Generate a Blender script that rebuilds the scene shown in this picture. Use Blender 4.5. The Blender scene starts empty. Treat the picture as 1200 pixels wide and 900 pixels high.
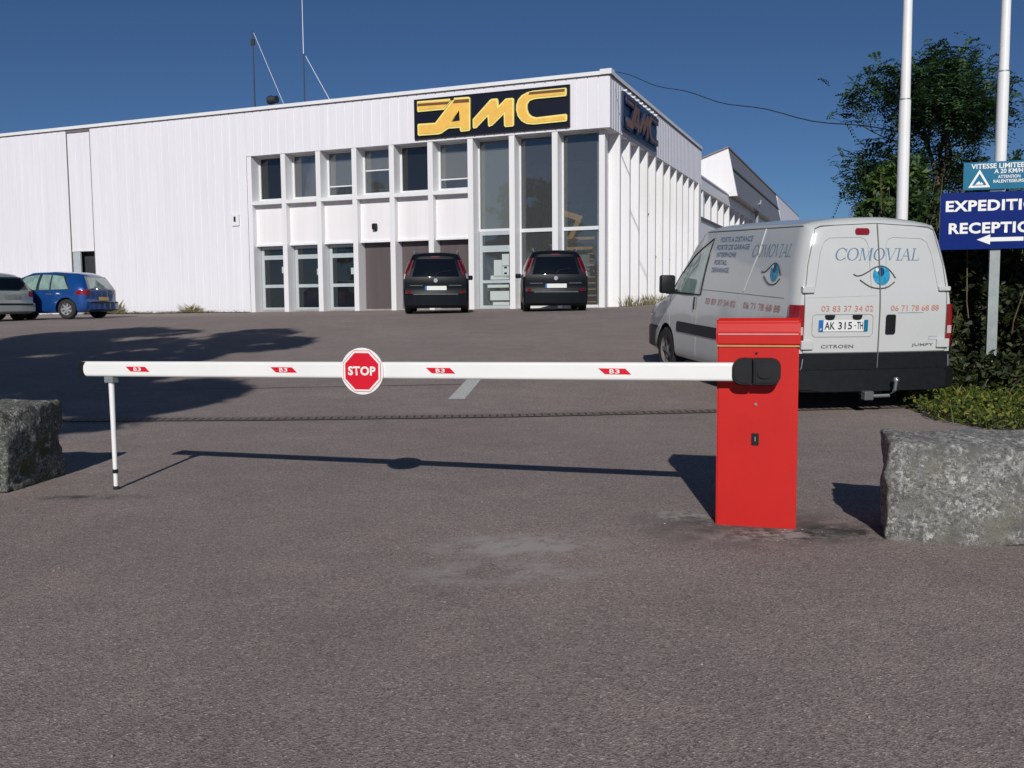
import bpy, bmesh, math, random
from mathutils import Vector, Matrix
R = math.radians
random.seed(7)
C = bpy.context.scene.collection
S = bpy.context.scene

# ------------------------------------------------------------------ camera
cam_d = bpy.data.cameras.new('camera'); cam = bpy.data.objects.new('camera', cam_d); C.objects.link(cam)
cam_d.sensor_width = 36; cam_d.lens = 1084 / 1200 * 36; cam_d.clip_start = .05; cam_d.clip_end = 5000
PITCH, ROLL, EYE = .0858, -.0078, 1.15
f0 = Vector((0, math.cos(PITCH), -math.sin(PITCH))); u0 = Vector((0, math.sin(PITCH), math.cos(PITCH))); r0 = Vector((1, 0, 0))
cr, sr = math.cos(ROLL), math.sin(ROLL)
rr = r0 * cr + u0 * sr; uu = u0 * cr - r0 * sr
M = Matrix((rr, uu, -f0)).transposed().to_4x4(); M.translation = (0, 0, EYE)
cam.matrix_world = M
S.camera = cam

# ------------------------------------------------------------------ light
SUN_EL, SUN_AZ = R(28.3), R(2.5)          # shadows run away from the camera, a little to the right
w = bpy.data.worlds.new('World'); S.world = w; w.use_nodes = True
nt = w.node_tree; bg = nt.nodes['Background']
sky = nt.nodes.new('ShaderNodeTexSky'); sky.sky_type = 'NISHITA'; sky.sun_disc = False
sky.sun_elevation = SUN_EL; sky.sun_rotation = R(180) + SUN_AZ
sky.altitude = 2400; sky.air_density = 1.0; sky.dust_density = .1; sky.ozone_density = 8.0
nt.links.new(sky.outputs[0], bg.inputs[0]); bg.inputs[1].default_value = .055
sd = bpy.data.lights.new('sun', 'SUN'); sd.energy = 4.3; sd.angle = R(.5); sd.color = (1, .965, .92)
sun = bpy.data.objects.new('sun', sd); C.objects.link(sun)
travel = Vector((math.sin(SUN_AZ) * math.cos(SUN_EL), math.cos(SUN_AZ) * math.cos(SUN_EL), -math.sin(SUN_EL)))
sun.rotation_euler = travel.to_track_quat('-Z', 'Y').to_euler()
S.view_settings.view_transform = 'Standard'; S.view_settings.look = 'None'
S.view_settings.exposure = -0.22; S.view_settings.gamma = 1.0
S.render.engine = 'CYCLES'

# ------------------------------------------------------------------ materials
def pm(name, col, rough=.6, metal=0, var=.12, scale=6, bump=0, bscale=60, coat=0, spec=.5, emis=None, detail=6):
    m = bpy.data.materials.new(name); m.use_nodes = True
    n = m.node_tree.nodes; l = m.node_tree.links; b = n['Principled BSDF']
    b.inputs['Roughness'].default_value = rough; b.inputs['Metallic'].default_value = metal
    b.inputs['Specular IOR Level'].default_value = spec
    if coat: b.inputs['Coat Weight'].default_value = coat; b.inputs['Coat Roughness'].default_value = .04
    b.inputs['Base Color'].default_value = (*col, 1)
    if var or bump:
        tc = n.new('ShaderNodeTexCoord')
    if var:
        no = n.new('ShaderNodeTexNoise'); no.inputs['Scale'].default_value = scale; no.inputs['Detail'].default_value = detail
        no.inputs['Roughness'].default_value = .65
        l.new(tc.outputs['Object'], no.inputs['Vector'])
        rp = n.new('ShaderNodeValToRGB'); rp.color_ramp.elements[0].position = .3; rp.color_ramp.elements[1].position = .7
        rp.color_ramp.elements[0].color = (*[c * (1 - var) for c in col], 1); rp.color_ramp.elements[1].color = (*[min(1, c * (1 + var)) for c in col], 1)
        l.new(no.outputs[0], rp.inputs[0]); l.new(rp.outputs[0], b.inputs['Base Color'])
    if bump:
        n2 = n.new('ShaderNodeTexNoise'); n2.inputs['Scale'].default_value = bscale; n2.inputs['Detail'].default_value = 5
        l.new(tc.outputs['Object'], n2.inputs['Vector'])
        bp = n.new('ShaderNodeBump'); bp.inputs['Strength'].default_value = bump; bp.inputs['Distance'].default_value = .02
        l.new(n2.outputs[0], bp.inputs['Height']); l.new(bp.outputs[0], b.inputs['Normal'])
    return m

def glass(name, tint, refl=1.0, haze=.03):
    m = bpy.data.materials.new(name); m.use_nodes = True
    n = m.node_tree.nodes; l = m.node_tree.links; n.clear()
    o = n.new('ShaderNodeOutputMaterial'); mx = n.new('ShaderNodeMixShader')
    t = n.new('ShaderNodeBsdfTransparent'); t.inputs[0].default_value = (*tint, 1)
    g = n.new('ShaderNodeBsdfGlossy'); g.inputs['Roughness'].default_value = .02
    fr = n.new('ShaderNodeFresnel'); fr.inputs[0].default_value = 1.75
    ml = n.new('ShaderNodeMath'); ml.operation = 'MULTIPLY_ADD'; ml.inputs[1].default_value = refl; ml.inputs[2].default_value = .06 * refl
    tc = n.new('ShaderNodeTexCoord'); no = n.new('ShaderNodeTexNoise'); no.inputs['Scale'].default_value = 1.1
    bp = n.new('ShaderNodeBump'); bp.inputs['Strength'].default_value = .05; bp.inputs['Distance'].default_value = .06
    l.new(tc.outputs['Object'], no.inputs['Vector']); l.new(no.outputs[0], bp.inputs['Height']); l.new(bp.outputs[0], g.inputs['Normal'])
    l.new(fr.outputs[0], ml.inputs[0]); l.new(ml.outputs[0], mx.inputs[0])
    df = n.new('ShaderNodeBsdfDiffuse'); df.inputs[0].default_value = (.42, .44, .45, 1); m0 = n.new('ShaderNodeMixShader'); m0.inputs[0].default_value = haze  # grey haze painted into the panes so they read paler
    l.new(t.outputs[0], m0.inputs[1]); l.new(df.outputs[0], m0.inputs[2]); l.new(m0.outputs[0], mx.inputs[1]); l.new(g.outputs[0], mx.inputs[2]); l.new(mx.outputs[0], o.inputs[0])
    return m

def leaf_mat(name, a, b, c):
    m = bpy.data.materials.new(name); m.use_nodes = True
    n = m.node_tree.nodes; l = m.node_tree.links; p = n['Principled BSDF']
    ge = n.new('ShaderNodeNewGeometry'); rp = n.new('ShaderNodeValToRGB')
    e = rp.color_ramp.elements; e[0].color = (*a, 1); e[1].color = (*c, 1); k = e.new(.55); k.color = (*b, 1)
    l.new(ge.outputs['Random Per Island'], rp.inputs[0]); l.new(rp.outputs[0], p.inputs['Base Color'])
    p.inputs['Roughness'].default_value = .5; p.inputs['Specular IOR Level'].default_value = .3
    tr = n.new('ShaderNodeBsdfTranslucent'); l.new(rp.outputs[0], tr.inputs[0])
    mx = n.new('ShaderNodeMixShader'); mx.inputs[0].default_value = .25
    o = n['Material Output']; l.new(p.outputs[0], mx.inputs[1]); l.new(tr.outputs[0], mx.inputs[2]); l.new(mx.outputs[0], o.inputs[0])
    return m

def asphalt():
    m = bpy.data.materials.new('asphalt'); m.use_nodes = True
    n = m.node_tree.nodes; l = m.node_tree.links; b = n['Principled BSDF']
    tc = n.new('ShaderNodeTexCoord')
    def noise(sc, det=4, ro=.6, vec=None):
        k = n.new('ShaderNodeTexNoise'); k.inputs['Scale'].default_value = sc; k.inputs['Detail'].default_value = det; k.inputs['Roughness'].default_value = ro
        l.new(vec or tc.outputs['Object'], k.inputs['Vector']); return k
    def ramp(src, stops):
        r = n.new('ShaderNodeValToRGB'); e = r.color_ramp.elements
        e[0].position, e[0].color = stops[0][0], (*stops[0][1], 1); e[1].position, e[1].color = stops[-1][0], (*stops[-1][1], 1)
        for p, c in stops[1:-1]:
            k = e.new(p); k.color = (*c, 1)
        l.new(src, r.inputs[0]); return r
    def mix(f, a, c2, mode='MIX', fac=None):
        k = n.new('ShaderNodeMixRGB'); k.blend_type = mode
        if f is not None: l.new(f, k.inputs[0])
        else: k.inputs[0].default_value = fac
        l.new(a, k.inputs[1])
        if isinstance(c2, tuple): k.inputs[2].default_value = (*c2, 1)
        else: l.new(c2, k.inputs[2])
        return k
    vo = n.new('ShaderNodeTexVoronoi'); vo.inputs['Scale'].default_value = 150; l.new(tc.outputs['Object'], vo.inputs['Vector'])
    sep = n.new('ShaderNodeSeparateColor'); l.new(vo.outputs['Color'], sep.inputs[0])
    chips = ramp(sep.outputs[0], [(0, (.145, .122, .115)), (.3, (.245, .205, .190)), (.75, (.305, .256, .237)), (.96, (.36, .31, .285)), (1, (.52, .47, .44))])
    fine = noise(240, 2); fr = ramp(fine.outputs[0], [(.3, (.72, .72, .72)), (.7, (1.25, 1.24, 1.22))])
    c = mix(None, chips.outputs[0], fr.outputs[0], 'MULTIPLY', 1)
    big = noise(.35, 8, .7); br = ramp(big.outputs[0], [(.3, (.86, .85, .85)), (.7, (1.14, 1.13, 1.12))])
    c = mix(None, c.outputs[0], br.outputs[0], 'MULTIPLY', 1)
    mid = noise(2.2, 6, .75); mr = ramp(mid.outputs[0], [(.25, (.84, .84, .85)), (.55, (1.0, 1, 1)), (.8, (1.16, 1.14, 1.1))])
    c = mix(None, c.outputs[0], mr.outputs[0], 'MULTIPLY', .9)
    # scuffed pale spots and stains with a place of their own
    geo = n.new('ShaderNodeNewGeometry')
    def spot(x, y, rx, ry, col, amt, sc=9, lo=.42, hi=.62):
        mp = n.new('ShaderNodeMapping'); mp.inputs['Location'].default_value = (-x / rx, -y / ry, 0); mp.inputs['Scale'].default_value = (1 / rx, 1 / ry, 0)
        l.new(geo.outputs['Position'], mp.inputs[0])
        g = n.new('ShaderNodeTexGradient'); g.gradient_type = 'SPHERICAL'; l.new(mp.outputs[0], g.inputs[0])
        k = noise(sc, 5, .7); r = ramp(k.outputs[0], [(lo, (0, 0, 0)), (hi, (1, 1, 1))])
        mu = n.new('ShaderNodeMath'); mu.operation = 'MULTIPLY'; l.new(g.outputs['Fac'], mu.inputs[0]); l.new(r.outputs[0], mu.inputs[1])
        m2 = n.new('ShaderNodeMath'); m2.operation = 'MULTIPLY'; m2.use_clamp = True; m2.inputs[1].default_value = amt; l.new(mu.outputs[0], m2.inputs[0])
        return m2.outputs[0], col
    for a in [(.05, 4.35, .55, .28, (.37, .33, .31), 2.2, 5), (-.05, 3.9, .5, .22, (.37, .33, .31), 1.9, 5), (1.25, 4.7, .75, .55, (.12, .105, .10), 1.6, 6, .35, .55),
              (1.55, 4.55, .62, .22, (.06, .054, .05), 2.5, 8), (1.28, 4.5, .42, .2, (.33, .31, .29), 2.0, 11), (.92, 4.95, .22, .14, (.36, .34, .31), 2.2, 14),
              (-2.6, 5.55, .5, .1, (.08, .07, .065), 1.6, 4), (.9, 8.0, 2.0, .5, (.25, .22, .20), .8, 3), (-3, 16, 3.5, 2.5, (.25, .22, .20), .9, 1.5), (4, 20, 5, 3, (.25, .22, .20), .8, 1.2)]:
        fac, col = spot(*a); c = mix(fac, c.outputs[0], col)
    # hairline cracks
    vc = n.new('ShaderNodeTexVoronoi'); vc.feature = 'DISTANCE_TO_EDGE'; vc.inputs['Scale'].default_value = .22
    wn = noise(1.6, 6, .7); wm = n.new('ShaderNodeMixRGB'); wm.blend_type = 'ADD'; wm.inputs[0].default_value = .8
    l.new(tc.outputs['Object'], wm.inputs[1]); l.new(wn.outputs['Color'], wm.inputs[2]); l.new(wm.outputs[0], vc.inputs['Vector'])
    cr_ = ramp(vc.outputs['Distance'], [(0, (1, 1, 1)), (.0022, (0, 0, 0))])
    gate = ramp(noise(.5, 2).outputs[0], [(.5, (0, 0, 0)), (.66, (.4, .4, .4))])
    mu = n.new('ShaderNodeMath'); mu.operation = 'MULTIPLY'; l.new(cr_.outputs[0], mu.inputs[0]); l.new(gate.outputs[0], mu.inputs[1])
    c = mix(mu.outputs[0], c.outputs[0], (.07, .06, .055))
    l.new(c.outputs[0], b.inputs['Base Color'])
    b.inputs['Roughness'].default_value = .85; b.inputs['Specular IOR Level'].default_value = .25
    bp = n.new('ShaderNodeBump'); bp.inputs['Strength'].default_value = .55; bp.inputs['Distance'].default_value = .004
    l.new(vo.outputs['Distance'], bp.inputs['Height']); l.new(bp.outputs[0], b.inputs['Normal'])
    return m

def granite(name, base, dark, pale, moss):
    m = bpy.data.materials.new(name); m.use_nodes = True
    n = m.node_tree.nodes; l = m.node_tree.links; b = n['Principled BSDF']
    tc = n.new('ShaderNodeTexCoord')
    def noise(sc, det, ro=.7):
        k = n.new('ShaderNodeTexNoise'); k.inputs['Scale'].default_value = sc; k.inputs['Detail'].default_value = det; k.inputs['Roughness'].default_value = ro
        l.new(tc.outputs['Object'], k.inputs['Vector']); return k.outputs[0]
    def ramp(s, a, b2, ca=(0, 0, 0), cb=(1, 1, 1)):
        r = n.new('ShaderNodeValToRGB'); r.color_ramp.elements[0].position = a; r.color_ramp.elements[1].position = b2
        r.color_ramp.elements[0].color = (*ca, 1); r.color_ramp.elements[1].color = (*cb, 1); l.new(s, r.inputs[0]); return r.outputs[0]
    def mix(f, a, c2):
        k = n.new('ShaderNodeMixRGB'); l.new(f, k.inputs[0])
        for i, v in ((1, a), (2, c2)):
            if isinstance(v, tuple): k.inputs[i].default_value = (*v, 1)
            else: l.new(v, k.inputs[i])
        return k.outputs[0]
    c = mix(ramp(noise(38, 4), .4, .6), dark, base)
    c = mix(ramp(noise(55, 3), .55, .63), c, pale)
    c = mix(ramp(noise(6, 7), .48, .64), c, tuple(v * .42 for v in base))
    c = mix(ramp(noise(3.5, 7, .8), .50, .60), c, moss)
    c = mix(ramp(noise(9, 8, .8), .58, .62), c, pale)
    vo = n.new('ShaderNodeTexVoronoi'); vo.inputs['Scale'].default_value = 70; l.new(tc.outputs['Object'], vo.inputs['Vector'])
    c = mix(ramp(vo.outputs['Distance'], .12, .2, (1, 1, 1), (0, 0, 0)), c, tuple(v * .3 for v in dark))
    l.new(c, b.inputs['Base Color']); b.inputs['Roughness'].default_value = .9
    bp = n.new('ShaderNodeBump'); bp.inputs['Strength'].default_value = .9; bp.inputs['Distance'].default_value = .03
    l.new(noise(30, 9, .85), bp.inputs['Height']); l.new(bp.outputs[0], b.inputs['Normal'])
    return m

def cladding_mat(name, col, streak=.07):
    m = pm(name, col, .42, var=0)
    n = m.node_tree.nodes; l = m.node_tree.links; b = n['Principled BSDF']
    tc = n.new('ShaderNodeTexCoord'); mp = n.new('ShaderNodeMapping'); mp.inputs['Scale'].default_value = (2.6, 2.6, .12)
    l.new(tc.outputs['Object'], mp.inputs[0])
    a = n.new('ShaderNodeTexNoise'); a.inputs['Scale'].default_value = 1; a.inputs['Detail'].default_value = 8; a.inputs['Roughness'].default_value = .75
    l.new(mp.outputs[0], a.inputs['Vector'])
    r = n.new('ShaderNodeValToRGB'); r.color_ramp.elements[0].position = .3; r.color_ramp.elements[1].position = .62
    r.color_ramp.elements[0].color = (*[c * (1 - streak * 2.2) for c in col], 1); r.color_ramp.elements[1].color = (*[min(1, c * (1 + streak * .4)) for c in col], 1)
    l.new(a.outputs[0], r.inputs[0]); l.new(r.outputs[0], b.inputs['Base Color'])
    return m

MT = {}
MT['asphalt'] = asphalt()
MT['clad'] = cladding_mat('white_cladding', (.78, .77, .81), .035)
MT['fin'] = cladding_mat('white_render', (.78, .775, .78), .04)
MT['panel'] = cladding_mat('white_spandrel', (.80, .78, .79), .03)
MT['trim'] = pm('flashing', (.76, .76, .77), .4, var=.06, scale=2)
MT['seam'] = pm('dark_seam', (.16, .14, .14), .7)
MT['frame'] = pm('white_frame', (.66, .67, .68), .4, var=.05)
MT['gframe'] = pm('grey_frame', (.42, .47, .49), .4, var=.06)
MT['glass'] = glass('window_glass', (.80, .83, .83), .8, .08)
MT['dglass'] = glass('dark_glass', (.16, .20, .24), .75)
MT['blind'] = pm('blind', (.46, .40, .385), .8, var=.06)
MT['brown'] = cladding_mat('brown_panel', (.105, .085, .088), .1)
MT['dark'] = pm('dark_interior', (.03, .033, .038), .8)
MT['curtain'] = pm('curtain', (.42, .42, .40), .8, var=.05)
MT['intwall'] = pm('interior_wall', (.42, .45, .46), .9)
MT['wood'] = pm('stair_wood', (.80, .42, .14), .5, var=.2, scale=12)
MT['paper'] = pm('paper', (.45, .50, .49), .7, var=.03)
MT['roofgrey'] = pm('grey_roof', (.20, .19, .19), .8, var=.15, scale=3)
MT['sawgrey'] = cladding_mat('fibre_cement', (.21, .20, .185), .12)  # plain grey with darker vertical streaks
MT['conc'] = pm('concrete', (.32, .30, .28), .9, var=.2, scale=5, bump=.3)
MT['black'] = pm('black_plastic', (.009, .010, .012), .5, var=.25, scale=14, bump=.05, bscale=300, spec=.3)
MT['rubber'] = pm('rubber', (.02, .02, .02), .85, var=.2, bump=.1)
MT['signdark'] = pm('sign_panel_navy', (.005, .006, .014), .35, var=.15)
MT['signblue'] = pm('side_sign_blue', (.010, .025, .075), .4)
MT['gold'] = pm('letter_orange', (.84, .50, .10), .45, var=.1, scale=3)
MT['pale_gold'] = pm('letter_yellow', (.86, .74, .22), .45, var=.06)
MT['faded_orange'] = pm('faded_orange', (.17, .09, .06), .6, var=.3, scale=2)
MT['brownstripe'] = pm('letter_brown', (.16, .07, .03), .5)  # brown for the shadow painted across the letter tops
MT['red'] = pm('red_cabinet', (.52, .013, .010), .5, var=.07, scale=3, bump=.04, bscale=220, spec=.3)
MT['signred'] = pm('sticker_red', (.66, .008, .028), .35, var=.04)
MT['white'] = pm('white_paint', (.82, .82, .80), .35, var=.04, scale=3)
MT['goldline'] = pm('brass_line', (.55, .36, .12), .4, metal=.4)
MT['van'] = pm('van_paint', (.53, .545, .535), .24, var=.025, scale=2, coat=.5)
MT['vanline'] = pm('door_gap', (.14, .15, .14), .7)
MT['vangroove'] = pm('press_line', (.34, .35, .33), .6)
MT['carglass'] = pm('car_glass', (.025, .04, .042), .04, var=0, coat=1, spec=.8)
MT['paleglass'] = pm('pale_car_glass', (.22, .32, .29), .05, var=.35, scale=4, coat=1, spec=.8)
MT['darklens'] = pm('dark_red_lens', (.13, .006, .012), .2, var=.15, scale=18)
MT['towgrey'] = pm('tow_steel', (.13, .14, .14), .5, metal=.3)
MT['vanglass'] = pm('van_glass', (.30, .43, .37), .05, var=.35, scale=3, coat=.5, spec=.6)
MT['blackglass'] = pm('dark_rear_glass', (.004, .006, .010), .07, var=0, spec=.3)
MT['redlens'] = pm('red_lens', (.24, .008, .012), .15, var=.15, scale=18, coat=1)
MT['whitelens'] = pm('clear_lens', (.55, .42, .42), .12, var=.1, coat=1)
MT['bluepaint'] = pm('blue_paint', (.007, .065, .26), .28, metal=.3, var=.05, coat=1)
MT['silver'] = pm('silver_paint', (.46, .50, .48), .34, metal=.55, var=.04, coat=.7)
MT['navypaint'] = pm('black_paint', (.004, .006, .010), .4, var=.2, coat=.04, spec=.12)
MT['alloy'] = pm('alloy', (.55, .56, .58), .35, metal=.7, var=.08)
MT['chrome'] = pm('bright_metal', (.7, .7, .7), .25, metal=.9, var=.05)
MT['txtblue'] = pm('letter_blue_grey', (.12, .20, .32), .5, var=.05)
MT['txtgrey'] = pm('letter_faded_blue', (.26, .31, .38), .5, var=.15, scale=30)
MT['txtred'] = pm('letter_faded_red', (.56, .24, .20), .5, var=.15, scale=30)
MT['txtdark'] = pm('letter_dark', (.03, .03, .035), .5)
MT['eyeblue'] = pm('iris_blue', (.02, .27, .46), .4, var=.6, scale=22)
MT['eyedark'] = pm('iris_dark', (.008, .05, .13), .4, var=.4, scale=30)
MT['eyeline'] = pm('eye_line', (.09, .085, .07), .5)
MT['plate'] = pm('plate_white', (.72, .74, .72), .35, var=.03)
MT['plateblue'] = pm('plate_blue', (.02, .14, .42), .35)
MT['yplate'] = pm('plate_yellow', (.75, .55, .15), .4, var=.1)
MT['roadblue'] = pm('sign_blue', (.002, .017, .155), .3, var=.08, scale=4, spec=.15)
MT['teal'] = pm('sign_teal', (.010, .15, .27), .35, var=.08, scale=6, spec=.2)
MT['galv'] = pm('galvanised', (.27, .30, .30), .5, metal=.3, var=.15, scale=14)
MT['pole'] = pm('pole_white', (.80, .80, .80), .35, var=.05, scale=2)
MT['paint'] = pm('road_paint', (.50, .50, .48), .8, var=.3, scale=28)
MT['grate'] = pm('grate_iron', (.19, .15, .13), .7, metal=.2, var=.3, scale=20)
MT['tar'] = pm('tar', (.08, .068, .062), .6, var=.2)
MT['granite'] = granite('granite', (.46, .455, .43), (.15, .15, .14), (.76, .75, .71), (.27, .26, .215))
MT['granite_moss'] = granite('mossy_granite', (.27, .275, .25), (.065, .07, .055), (.60, .60, .55), (.10, .13, .055))
MT['bark'] = pm('bark', (.09, .07, .05), .9, var=.4, scale=8, bump=.5, bscale=20)
MT['leaf_dark'] = leaf_mat('leaf_dark', (.012, .028, .010), (.028, .058, .016), (.06, .105, .028))
MT['leaf_mid'] = leaf_mat('leaf_mid', (.02, .045, .012), (.05, .10, .022), (.115, .18, .04))
MT['leaf_blue'] = leaf_mat('leaf_blue', (.018, .044, .022), (.045, .095, .042), (.10, .18, .065))
MT['leaf_ivy'] = leaf_mat('leaf_ivy', (.022, .040, .010), (.08, .11, .018), (.26, .26, .05))
MT['leaf_hedge'] = leaf_mat('leaf_hedge', (.010, .018, .008), (.03, .045, .015), (.085, .095, .035))
MT['twig'] = pm('dry_twig', (.16, .12, .07), .9, var=.3)
MT['weed'] = leaf_mat('dry_weed', (.12, .13, .05), (.22, .19, .10), (.36, .30, .18))
MT['cable'] = pm('cable_grey', (.03, .035, .04), .6)

# ------------------------------------------------------------------ helpers
def new_obj(name, me, mat=None, parent=None, smooth=False):
    if isinstance(me, bmesh.types.BMesh):
        bm = me; bmesh.ops.recalc_face_normals(bm, faces=bm.faces); me = bpy.data.meshes.new(name); bm.to_mesh(me); bm.free()
    o = bpy.data.objects.new(name, me); C.objects.link(o)
    mats = mat if isinstance(mat, (list, tuple)) else [mat]
    for m in mats:
        if m is not None: me.materials.append(MT[m] if isinstance(m, str) else m)
    if smooth:
        for p in me.polygons: p.use_smooth = True
        if len(me.polygons) < 4000: me.set_sharp_from_angle(angle=R(42))
    if parent: o.parent = parent
    return o

def thing(name, label, cat, loc=(0, 0, 0), rz=0, group=None, rx=0):
    o = bpy.data.objects.new(name, None); C.objects.link(o); o.location = loc; o.rotation_euler = (rx, 0, rz); o.empty_display_size = .2
    o['label'] = label; o['category'] = cat
    if group: o['group'] = group
    return o
def tag(o, label, cat, group=None):
    o['label'] = label; o['category'] = cat
    if group: o['group'] = group
    return o
def struct(name, me, mat, smooth=False, kind='structure'):
    o = new_obj(name, me, mat, None, smooth); o['kind'] = kind; return o

def box(bm, x0, x1, y0, y1, z0, z1, mi=0, bev=0):
    vs = [bm.verts.new((x, y, z)) for x in (x0, x1) for y in (y0, y1) for z in (z0, z1)]
    fs = [(0, 1, 3, 2), (4, 6, 7, 5), (0, 4, 5, 1), (2, 3, 7, 6), (0, 2, 6, 4), (1, 5, 7, 3)]
    out = []
    for f in fs:
        fc = bm.faces.new([vs[i] for i in f]); fc.material_index = mi; out.append(fc)
    if bev:
        es = list({e for f in out for e in f.edges}); bmesh.ops.bevel(bm, geom=es, offset=bev, segments=2, affect='EDGES', profile=.5)
    return vs
def B(*a, **k):
    bm = bmesh.new()
    for t in a: box(bm, *t, **k)
    return bm
def tube(bm, pts, r, n=8, cap=True):
    pts = [Vector(p) for p in pts]; rs = r if isinstance(r, (list, tuple)) else [r] * len(pts)
    rings = []
    for i, p in enumerate(pts):
        d = (pts[min(i + 1, len(pts) - 1)] - pts[max(i - 1, 0)]).normalized()
        a = d.cross(Vector((0, 0, 1)) if abs(d.z) < .9 else Vector((1, 0, 0))).normalized(); b = d.cross(a)
        rings.append([bm.verts.new(p + (a * math.cos(2 * math.pi * k / n) + b * math.sin(2 * math.pi * k / n)) * rs[i]) for k in range(n)])
    for i in range(len(rings) - 1):
        for k in range(n):
            bm.faces.new((rings[i][k], rings[i][(k + 1) % n], rings[i + 1][(k + 1) % n], rings[i + 1][k]))
    if cap: bm.faces.new(rings[0][::-1]); bm.faces.new(rings[-1])
def T(pts, r, n=8):
    bm = bmesh.new(); tube(bm, pts, r, n); return bm
def prism(bm, pts, d, plane='xz', o=0):
    """closed outline pts in plane, extruded from o to o+d along the third axis"""
    def mk(a, b, t):
        return {'xz': (a, t, b), 'xy': (a, b, t), 'yz': (t, a, b)}[plane]
    A = [bm.verts.new(mk(a, b, o)) for a, b in pts]; Z = [bm.verts.new(mk(a, b, o + d)) for a, b in pts]
    n = len(pts)
    bm.faces.new(A); bm.faces.new(Z[::-1])
    for i in range(n): bm.faces.new((A[i], Z[i], Z[(i + 1) % n], A[(i + 1) % n]))
def P(pts, d, plane='xz', o=0):
    bm = bmesh.new(); prism(bm, pts, d, plane, o); return bm
def curve_mesh(loops, extrude=0.0):
    cu = bpy.data.curves.new('c', 'CURVE'); cu.dimensions = '2D'; cu.fill_mode = 'BOTH'; cu.extrude = extrude
    for lp in loops:
        sp = cu.splines.new('POLY'); sp.points.add(len(lp) - 1); sp.use_cyclic_u = True
        for i, (a, b) in enumerate(lp): sp.points[i].co = (a, b, 0, 1)
    o = bpy.data.objects.new('tmp', cu); C.objects.link(o); dg = bpy.context.evaluated_depsgraph_get(); dg.update()
    me = bpy.data.meshes.new_from_object(o.evaluated_get(dg)); bpy.data.objects.remove(o); bpy.data.curves.remove(cu); return me
def text_mesh(s, size, width=None, shear=0, bold=0, extrude=0, align='CENTER', spacing=1.0):
    cu = bpy.data.curves.new('t', 'FONT'); cu.body = s; cu.size = size; cu.shear = shear; cu.offset = bold; cu.extrude = extrude
    cu.align_x = align; cu.align_y = 'CENTER'; cu.space_character = spacing; cu.resolution_u = 3
    o = bpy.data.objects.new('tmp', cu); C.objects.link(o); dg = bpy.context.evaluated_depsgraph_get(); dg.update()
    me = bpy.data.meshes.new_from_object(o.evaluated_get(dg)); bpy.data.objects.remove(o); bpy.data.curves.remove(cu)
    if width:
        xs = [v.co.x for v in me.vertices]; k = width / (max(xs) - min(xs)); c = (max(xs) + min(xs)) / 2 if align == 'CENTER' else min(xs)
        for v in me.vertices: v.co.x = (v.co.x - c) * k
    return me
def remap(me, fn):
    for v in me.vertices: v.co = Vector(fn(v.co.x, v.co.y, v.co.z))
    return me
def fit_text(s, x0, x1, z0, z1, **k):
    """text mesh stretched to a box, in the xy plane"""
    me = text_mesh(s, 1, **k)
    xs = [v.co.x for v in me.vertices]; ys = [v.co.y for v in me.vertices]
    a, b, c, d = min(xs), max(xs), min(ys), max(ys)
    for v in me.vertices: v.co.x = x0 + (v.co.x - a) / (b - a) * (x1 - x0); v.co.y = z0 + (v.co.y - c) / (d - c) * (z1 - z0)
    return me
def lathe_x(bm, prof, n=28, x=0, cy=0, cz=0, mi=0):
    rings = []
    for (px, r) in prof:
        rings.append([bm.verts.new((x + px, cy + r * math.cos(2 * math.pi * k / n), cz + r * math.sin(2 * math.pi * k / n))) for k in range(n)] if r > 1e-4 else [bm.verts.new((x + px, cy, cz))])
    for i in range(len(rings) - 1):
        a, b = rings[i], rings[i + 1]
        for k in range(n):
            k2 = (k + 1) % n
            if len(a) == 1 and len(b) == 1: continue
            if len(a) == 1: f = bm.faces.new((a[0], b[k], b[k2]))
            elif len(b) == 1: f = bm.faces.new((a[k], a[k2], b[0]))
            else: f = bm.faces.new((a[k], a[k2], b[k2], b[k]))
            f.material_index = mi

# ------------------------------------------------------------------ ground
def gz(x, y):
    s = min(max((y - 8.5) / 17.5, 0), 1); s = .5 * s + .5 * s * s * (3 - 2 * s)
    xx = min(max(x, -25), 30); yy = min(y, 45)
    return s * (.93 + .012 * xx + .012 * (max(yy, 26) - 26)) if y > 8.5 else 0.0
def span(a, b, n): return [a + (b - a) * i / n for i in range(n + 1)]
xs = [-1500, -700, -300, -150, -90] + span(-60, 60, 60) + [90, 150, 300, 700, 1500]
ys = [-1500, -500, -150, -60, -25] + span(-10, 60, 70) + [90, 150, 300, 700, 1500]
bm = bmesh.new(); gv = [[bm.verts.new((x, y, gz(x, y))) for x in xs] for y in ys]
for j in range(len(ys) - 1):
    for i in range(len(xs) - 1): bm.faces.new((gv[j][i], gv[j][i + 1], gv[j + 1][i + 1], gv[j + 1][i]))
struct('ground', bm, 'asphalt', True)
def strip(pts, wd, dz=.004, n=20):
    bm = bmesh.new(); prev = None
    P_ = [Vector(p) for p in pts]; seq = []
    for a, b in zip(P_[:-1], P_[1:]):
        for k in range(n): seq.append(a.lerp(b, k / n))
    seq.append(P_[-1])
    for i, p in enumerate(seq):
        d = (seq[min(i + 1, len(seq) - 1)] - seq[max(i - 1, 0)]).normalized(); q = Vector((-d.y, d.x)) * wd / 2
        vs = [bm.verts.new(((p + s * q).x, (p + s * q).y, gz((p + s * q).x, (p + s * q).y) + dz)) for s in (-1, 1)]
        if prev: bm.faces.new((prev[0], vs[0], vs[1], prev[1]))
        prev = vs
    return bm
struct('parking_line', strip([(-.64, 10.55), (-.50, 12.4)], .19), 'paint')
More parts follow.
